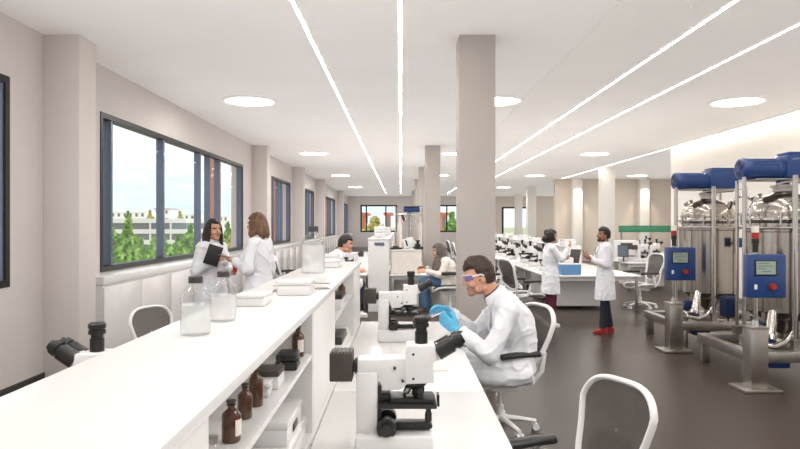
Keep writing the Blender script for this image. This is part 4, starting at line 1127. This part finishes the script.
        if not o.get('plain'):
            ch = u(J['chest']); ax = (spine[3] - ch).normalized(); fr = V((0, 1, 0)).cross(ax).normalized()
            for q in (-1, 1):
                mb = MB()
                P = [ch + fr * .148 * s + V((0, q * .012, 0)) * s - ax * .06 * s, ch + fr * .150 * s + V((0, q * .07, 0)) * s + ax * .05 * s, spine[3] + fr * .100 * s + V((0, q * .075, 0)) * s + ax * .03 * s, spine[3] + fr * .105 * s + V((0, q * .03, 0)) * s + ax * .01 * s]
                a4 = [mb.b.verts.new(p) for p in P]; b4 = [mb.b.verts.new(p + fr * .008 * s) for p in P]
                mb.b.faces.new(a4); mb.b.faces.new(b4[::-1])
                for k in range(4): mb.b.faces.new((a4[k], b4[k], b4[(k + 1) % 4], a4[(k + 1) % 4]))
                mb.build('lapel', o['coat'], coat)
    if 'gloves' in o:
        for a in arms:
            mb = MB(); hand_geo(mb, u(a['wr']), a['d'], a['n'], a['t'], a.get('curl', .5), s, .0028)
            wr = u(a['wr']); el = u(a['el']); mb.cyl(wr + (wr - el).normalized() * .02 * s, wr + (el - wr).normalized() * .035 * s, .031 * s, .034 * s)
            link('glove', remesh(mb, .0045 * s, 1), o['gloves'], body)
    for q in (0, 1):
        an = u(J['ank'][q]); td = V((toes or [(1, 0, 0), (1, 0, 0)])[q]).normalized()
        mb = MB(); mt = Matrix((td, V((0, 0, 1)).cross(td), V((0, 0, 1)))).transposed().to_4x4()
        z = an.z - .085 * s
        mb.ell(V((an.x, an.y, z + .038 * s)) + td * .085 * s, 1, 16, 10, m=mt @ Matrix.Diagonal((.085 * s, .045 * s, .036 * s, 1)))
        mb.ell(V((an.x, an.y, z + .045 * s)) - td * .015 * s, 1, 16, 10, m=mt @ Matrix.Diagonal((.062 * s, .040 * s, .045 * s, 1)))
        mb.box(-.075 * s, .165 * s, -.038 * s, .038 * s, 0, .014 * s, .006 * s, m=Matrix.Translation((an.x, an.y, z + .001)) @ mt)
        mb.cyl(V((an.x, an.y, z + .04 * s)), V((an.x, an.y, z + .095 * s)), .047 * s, .045 * s)
        link('shoe', remesh(mb, .006 * s, 2), shoe, body)
    # ---- hair
    hm, style = hair
    mb = MB(); t = bmesh.ops.create_uvsphere(mb.b, u_segments=56, v_segments=36, radius=1)
    for v in t['verts']:
        d = v.co.normalized(); k = 1.07
        line = {'short': .42, 'long': .60, 'bob': .46, 'curly': .38, 'scarf': .40}[style] + .10 * abs(d.y)
        if style == 'short':
            k = 1.05 + .14 * max(0, d.z) ** 1.5 + .30 * max(0, d.x) * max(0, d.z) ** 2 + .02 * max(0, -d.x)
            side_ = abs(d.y) > .45
            if d.x > .36 and d.z < line + .08 * abs(d.y): k = .75
            elif side_ and d.x > .22 and d.z < .30: k = .75
            elif side_ and d.x > -.22 and d.z < -.02 and not (d.x > .08 and d.z > -.22): k = .75
            elif d.x > -.12 and d.z < -.1 and not side_: k = .75
            elif d.z < -.46: k = .75
            if k > 1 and d.z < .28: k = 1.035 + .04 * max(0, d.z)
        elif style == 'curly':
            k = 1.22 + .10 * noise.noise(d * 5)
            if d.x > .42 and d.z < line: k = .7
            elif d.z < -.62: k = .7
        else:
            k = 1.10 + .05 * max(0, d.z)
            if d.x > .50 and d.z < line: k = .72
            elif d.z < -.75 and d.x > -.2: k = .75
        k += .03 * noise.noise(V((d.x * 9, d.y * 9, d.z * 3)))
        v.co = HM @ V((d.x * .101 * k - .004, d.y * .080 * k, d.z * .119 * k + .003))
    H3 = lambda p: HM @ V(p)
    if style in ('long', 'bob'):
        zb = -.34 if style == 'long' else -.165
        loft(mb, [H3((-.045, 0, .04)), H3((-.062, 0, -.06)), H3((-.075, 0, zb * .65)), H3((-.07, 0, zb))], [(.062 * s, .086 * s), (.06 * s, .098 * s), (.045 * s, .10 * s), (.025 * s, .075 * s)], 5)
        for q in (-1, 1):
            loft(mb, [H3((.012, q * .07, .04)), H3((.012, q * .088, -.05)), H3((.018, q * .094, zb * .6)), H3((.02, q * .085, zb * .92))], [(.045 * s, .022 * s), (.042 * s, .022 * s), (.04 * s, .022 * s), (.018 * s, .012 * s)], 4)
    if style == 'curly':
        mb.ell(H3((-.10, 0, -.02)), .075 * s, 16, 12); mb.ell(H3((-.06, .03, .09)), .06 * s, 16, 12); mb.ell(H3((-.05, 0, -.1)), .06 * s)
    if style == 'scarf':
        loft(mb, [H3((-.02, 0, .02)), H3((-.03, 0, -.10)), H3((-.02, 0, -.19)), H3((-.01, 0, -.30)), H3((.0, 0, -.36))], [(.095 * s, .085 * s), (.088 * s, .088 * s), (.12 * s, .14 * s), (.15 * s, .185 * s), (.13 * s, .17 * s)], 5)
        loft(mb, [H3((.05, 0, -.13)), H3((.09, 0, -.22)), H3((.12, .02, -.36)), H3((.10, .02, -.46))], [(.04 * s, .07 * s), (.05 * s, .09 * s), (.045 * s, .08 * s), (.02 * s, .05 * s)], 5)
    link('headscarf' if style == 'scarf' else 'hair', remesh(mb, .0055 * s, 1, wrinkle=(.004 * s, 40 if style != 'scarf' else 14)), hm, body)
    if face == 'mask':
        mb = MB(); mb.ell(H3((.072, 0, -.055)), 1, 20, 14, m=HM.to_3x3().to_4x4() @ Matrix.Diagonal((.052, .068, .056, 1)))
        mb.build('face_mask', 'trouser_grey', body, smooth=80)
    body['_hm'] = 0
    del body['_hm']
    return body, HM

R_ = math.radians
# seated man with gloves, working at the second microscope
PX, PYY, PS = .95, 5.45, 1.25
arms = [dict(sh=(.065, .185, .85), el=(.20, .265, .575), wr=(.395, .14, .715), d=(.8, -.25, .55), n=(-.3, -.8, .2), t=(.3, -.5, 1), curl=.55),
        dict(sh=(.065, -.185, .85), el=(.24, -.26, .62), wr=(.42, -.07, .785), d=(.9, .15, .40), n=(-.1, .7, -.6), t=(.3, .6, .8), curl=.5)]
man, HM = person('seated man in a white lab coat, safety glasses and blue gloves at the bench', (PX, PYY, 0), PI, PS, 'skin_light',
    dict(pelvis=(0, 0, .475), waist=(-.025, 0, .60), chest=(.02, 0, .74), sho=(.075, 0, .855), neck=(.135, 0, .93), head=(.235, 0, 1.05),
         hip=[(.03, .09, .465), (.03, -.09, .465)], knee=[(.42, .11, .455), (.42, -.11, .455)], ank=[(.40, .11, .085), (.40, -.11, .085)]),
    arms, dict(coat='coat_cloth', seated=True, tails=True, shirt='shirt_maroon', trousers='trouser_grey', gloves='glove_blue', sleeve=.93, wr=.012, wsc=7), ('hair_dark', 'short'), hp=.22, vox=.0048, face='stubble', hy=.05)
def glasses(body, HM, s):
    mb = MB()
    for q in (-1, 1):
        P = [V((.108, q * .004, .012)), V((.104, q * .035, .013)), V((.088, q * .062, .014)), V((.055, q * .078, .014))]
        T = [p + V((0, 0, .018)) for p in P]; B = [p + V((-.004, 0, -.022 + .006 * (i == 3))) for i, p in enumerate(P)]
        for i in range(3): mb.quad(*[HM @ p for p in (B[i], B[i + 1], T[i + 1], T[i])])
    g = mb.build('safety_glasses', 'visor_tint', body, smooth=60)
    mb = MB()
    for q in (-1, 1): mb.tube([HM @ V(p) for p in ((.056, q * .079, .022), (.0, q * .086, .022), (-.02, q * .086, .010))], .004 * s, 8, flat=(.7, 1.3))
    mb.tube([HM @ V(p) for p in ((.055, .079, .031), (.089, .063, .032), (.105, .035, .032), (.109, 0, .031), (.105, -.035, .032), (.089, -.063, .032), (.055, -.079, .031))], .0028 * s, 8)
    mb.build('temple', 'scope_white', g)
b_ = mat('visor_tint', (.22, .16, .55), .08, var=.02, coat=.5, alpha=.6)
glasses(man, HM, PS)
# watch on the near wrist
wr = V(arms[0]['wr']) * PS; el = V(arms[0]['el']) * PS; dv = (wr - el).normalized()
p = wr - dv * .025 * PS
MB().cyl(p - dv * .012, p + dv * .012, .041 * PS, .041 * PS, 24).cyl(p + V((0, .04 * PS, 0)), p + V((0, .046 * PS, 0)), .018 * PS).build('wristwatch', 'black_plastic', man)
hd = Matrix.Rotation(PI, 4, 'Z')
hp_ = hd @ (V((.515, .02, .80)) * PS)
tag(MB().cyl((-.05, 0, -.02), (.05, 0, .02), .006, seg=10).build('pipette_tip', 'scope_white', loc=(PX + hp_.x, PYY + hp_.y, hp_.z)), 'thin white tube held between the blue gloved hands', 'tube')

# standing man, red shoes
arms = [dict(sh=(0, .185, 1.42), el=(.02, .24, 1.15), wr=(.235, .13, 1.22), d=(.8, -.3, .35), n=(-.2, -.5, .9), t=(.2, .1, 1), curl=.25),
        dict(sh=(0, -.185, 1.42), el=(.03, -.235, 1.15), wr=(.24, -.09, 1.25), d=(.75, .3, .5), n=(-.2, .5, .9), t=(.1, .4, 1), curl=.3)]
m2, HM2 = person('standing bearded man in a white lab coat, dark trousers and red shoes, gesturing', (3.30, 10.5, 0), PI - .12, .97, 'skin_brown',
    dict(knee=[(.03, .09, .50), (-.02, -.09, .50)], ank=[(.06, .10, .085), (-.09, -.09, .085)]), arms,
    dict(coat='coat_cloth', hem=.56, shirt='shirt_white', trousers='trouser_navy'), ('hair_black', 'short'), hy=.05, hp=-.08, vox=.006, face='beard', shoe='shoe_red', toes=[(1, .25, 0), (1, -.25, 0)])
tag(MB().cyl((0, 0, 0), (0, 0, .09), .006).build('pen', 'black_plastic', loc=(3.11, 10.41, 1.27)), 'black pen clipped at the chest of the standing bearded man', 'pen')
# standing woman, arm raised
arms = [dict(sh=(0, .165, 1.42), el=(.06, .22, 1.17), wr=(.24, .10, 1.22), d=(.9, -.2, .2), n=(-.1, -.6, .4), t=(0, .2, 1), curl=.5),
        dict(sh=(0, -.165, 1.42), el=(.15, -.21, 1.23), wr=(.30, -.12, 1.43), d=(.45, .1, .9), n=(-.7, .6, .3), t=(-.3, .6, .3), curl=.8)]
w3, HM3 = person('standing woman in a white lab coat and burgundy trousers raising one hand', (2.56, 11.15, 0), .06, .945, 'skin_tan',
    dict(), arms, dict(coat='coat_cloth', hem=.60, shirt='shirt_white', trousers='trouser_maroon'), ('hair_black', 'curly'), hp=-.12, vox=.006, face='mask', woman=True, shoe='shoe_white')
tag(MB().cyl((0, 0, -.05), (0, 0, .05), .01, seg=12).build('sample_tube', 'lab_glass', loc=(2.93, 11.07, 1.50)), 'small glass tube held up by the standing woman', 'tube')
# woman with black tablet
arms = [dict(sh=(0, .165, 1.42), el=(.02, .22, 1.16), wr=(.21, .12, 1.13), d=(.9, -.3, .0), n=(-.1, -.6, .2), t=(0, .2, 1), curl=.75),
        dict(sh=(0, -.165, 1.42), el=(.0, -.25, 1.15), wr=(.19, -.17, 1.27), d=(.6, .55, .35), n=(-.3, .7, .1), t=(-.2, -.1, 1), curl=.7)]
w4, HM4 = person('smiling woman with long dark hair in a white lab coat holding a black tablet', (-2.33, 8.0, 0), -.50, 1.035, 'skin_tan',
    dict(), arms, dict(coat='coat_cloth', hem=.55, shirt='shirt_white', trousers='trouser_grey'), ('hair_black', 'long'), hy=-.20, hp=.04, vox=.0055, woman=True)
tag(MB().box(-.085, .085, -.006, .006, -.12, .12, .005, m=rotm(0, .32, 0)).build('tablet', 'black_plastic', loc=(-2.225, 7.70, 1.385), rz=.25), 'black tablet held against the chest of the smiling woman', 'tablet')
# woman with phone
arms = [dict(sh=(0, .165, 1.42), el=(.02, .23, 1.15), wr=(.215, .13, 1.23), d=(.95, -.15, .12), n=(-.2, -.3, .9), t=(0, .9, .5), curl=.6),
        dict(sh=(0, -.165, 1.42), el=(-.03, -.22, 1.15), wr=(.03, -.22, .92), d=(.15, .0, -1), n=(0, .9, .1), t=(0, .2, 1), curl=.5)]
w5, HM5 = person('woman with shoulder length brown hair in a white coat holding a phone', (-1.66, 7.6, 0), PI - .25, 1.075, 'skin_light',
    dict(), arms, dict(coat='coat_cloth', hem=.5, shirt='shirt_white', trousers='trouser_grey', wr=.014, wsc=6), ('hair_brown', 'bob'), hp=.05, vox=.0055, woman=True)
tag(MB().box(-.075, .075, -.036, .036, -.005, .005, .004, m=rotm(0, .2, 0)).build('phone', 'black_plastic', loc=(-2.05, 7.53, 1.385), rz=-.2), 'dark phone in the hand of the brown haired woman', 'phone')
# seated woman in a headscarf
arms = [dict(sh=(.04, .17, .86), el=(.12, .22, .60), wr=(.36, .12, .66), d=(.95, -.1, .1), n=(-.1, -.6, -.5), t=(0, -.2, 1), curl=.5),
        dict(sh=(.04, -.17, .86), el=(.14, -.21, .62), wr=(.36, -.08, .70), d=(.95, .1, .1), n=(-.1, .6, -.5), t=(0, .2, 1), curl=.5)]
w6, HM6 = person('seated woman in a grey headscarf, cream jacket and jeans at the middle bench', (.88, 12.3, .0), PI, 1.12, 'skin_light',
    dict(pelvis=(0, 0, .60), waist=(-.02, 0, .71), chest=(.0, 0, .83), sho=(.05, 0, .93), neck=(.09, 0, .985), head=(.15, 0, 1.115),
         hip=[(.02, .09, .60), (.02, -.09, .60)], knee=[(.42, .08, .61), (.40, -.09, .60)], ank=[(.38, .08, .16), (.30, -.1, .16)]),
    [dict(a, sh=(a['sh'][0], a['sh'][1], .93), el=(a['el'][0], a['el'][1], .72), wr=(a['wr'][0], a['wr'][1], a['wr'][2] + .12)) for a in arms],
    dict(coat='knit_cream', coat_name='jacket', seated=False, hem=.56, shirt='shirt_maroon', trousers='denim', plain=True), ('scarf_grey', 'scarf'), hp=.15, vox=.007, woman=True, shoe='shoe_dark')
# man with dark hair by the far windows
arms = [dict(sh=(.04, .18, .86), el=(.12, .24, .60), wr=(.34, .14, .66), d=(.95, -.1, .1), n=(-.1, -.6, -.5), t=(0, -.2, 1), curl=.5),
        dict(sh=(.04, -.18, .86), el=(.14, -.24, .60), wr=(.34, -.1, .68), d=(.95, .1, .1), n=(-.1, .6, -.5), t=(0, .2, 1), curl=.5)]
m7, HM7 = person('dark haired man in a white coat sitting beyond the end of the shelf top', (-1.30, 12.2, 0), .30, 1.30, 'skin_light',
    dict(pelvis=(0, 0, .50), waist=(-.02, 0, .62), chest=(.02, 0, .76), sho=(.07, 0, .87), neck=(.12, 0, .935), head=(.20, 0, 1.06),
         hip=[(.02, .09, .49), (.02, -.09, .49)], knee=[(.40, .11, .48), (.40, -.11, .48)], ank=[(.34, .11, .085), (.34, -.11, .085)]),
    arms, dict(coat='coat_cloth', seated=True, shirt='shirt_white', trousers='trouser_navy'), ('hair_black', 'short'), hp=.12, hy=-.25, vox=.007)

hd = Matrix.Rotation(-.50, 4, 'Z') @ (V((.325, .045, 1.13)) * 1.035)
t = thing('tumbler', 'red cup held low by the smiling woman with the tablet', 'cup', (-2.33 + hd.x, 8.0 + hd.y, hd.z + .0))
MB().lathe([(.020, 0), (.024, .004), (.032, .15), (.029, .152), (.026, .14)], seg=22).build('body', 'red_plastic', t)
MB().lathe([(.033, .1525), (.034, .16), (.028, .165)], seg=22).build('lid', 'red_plastic', t)
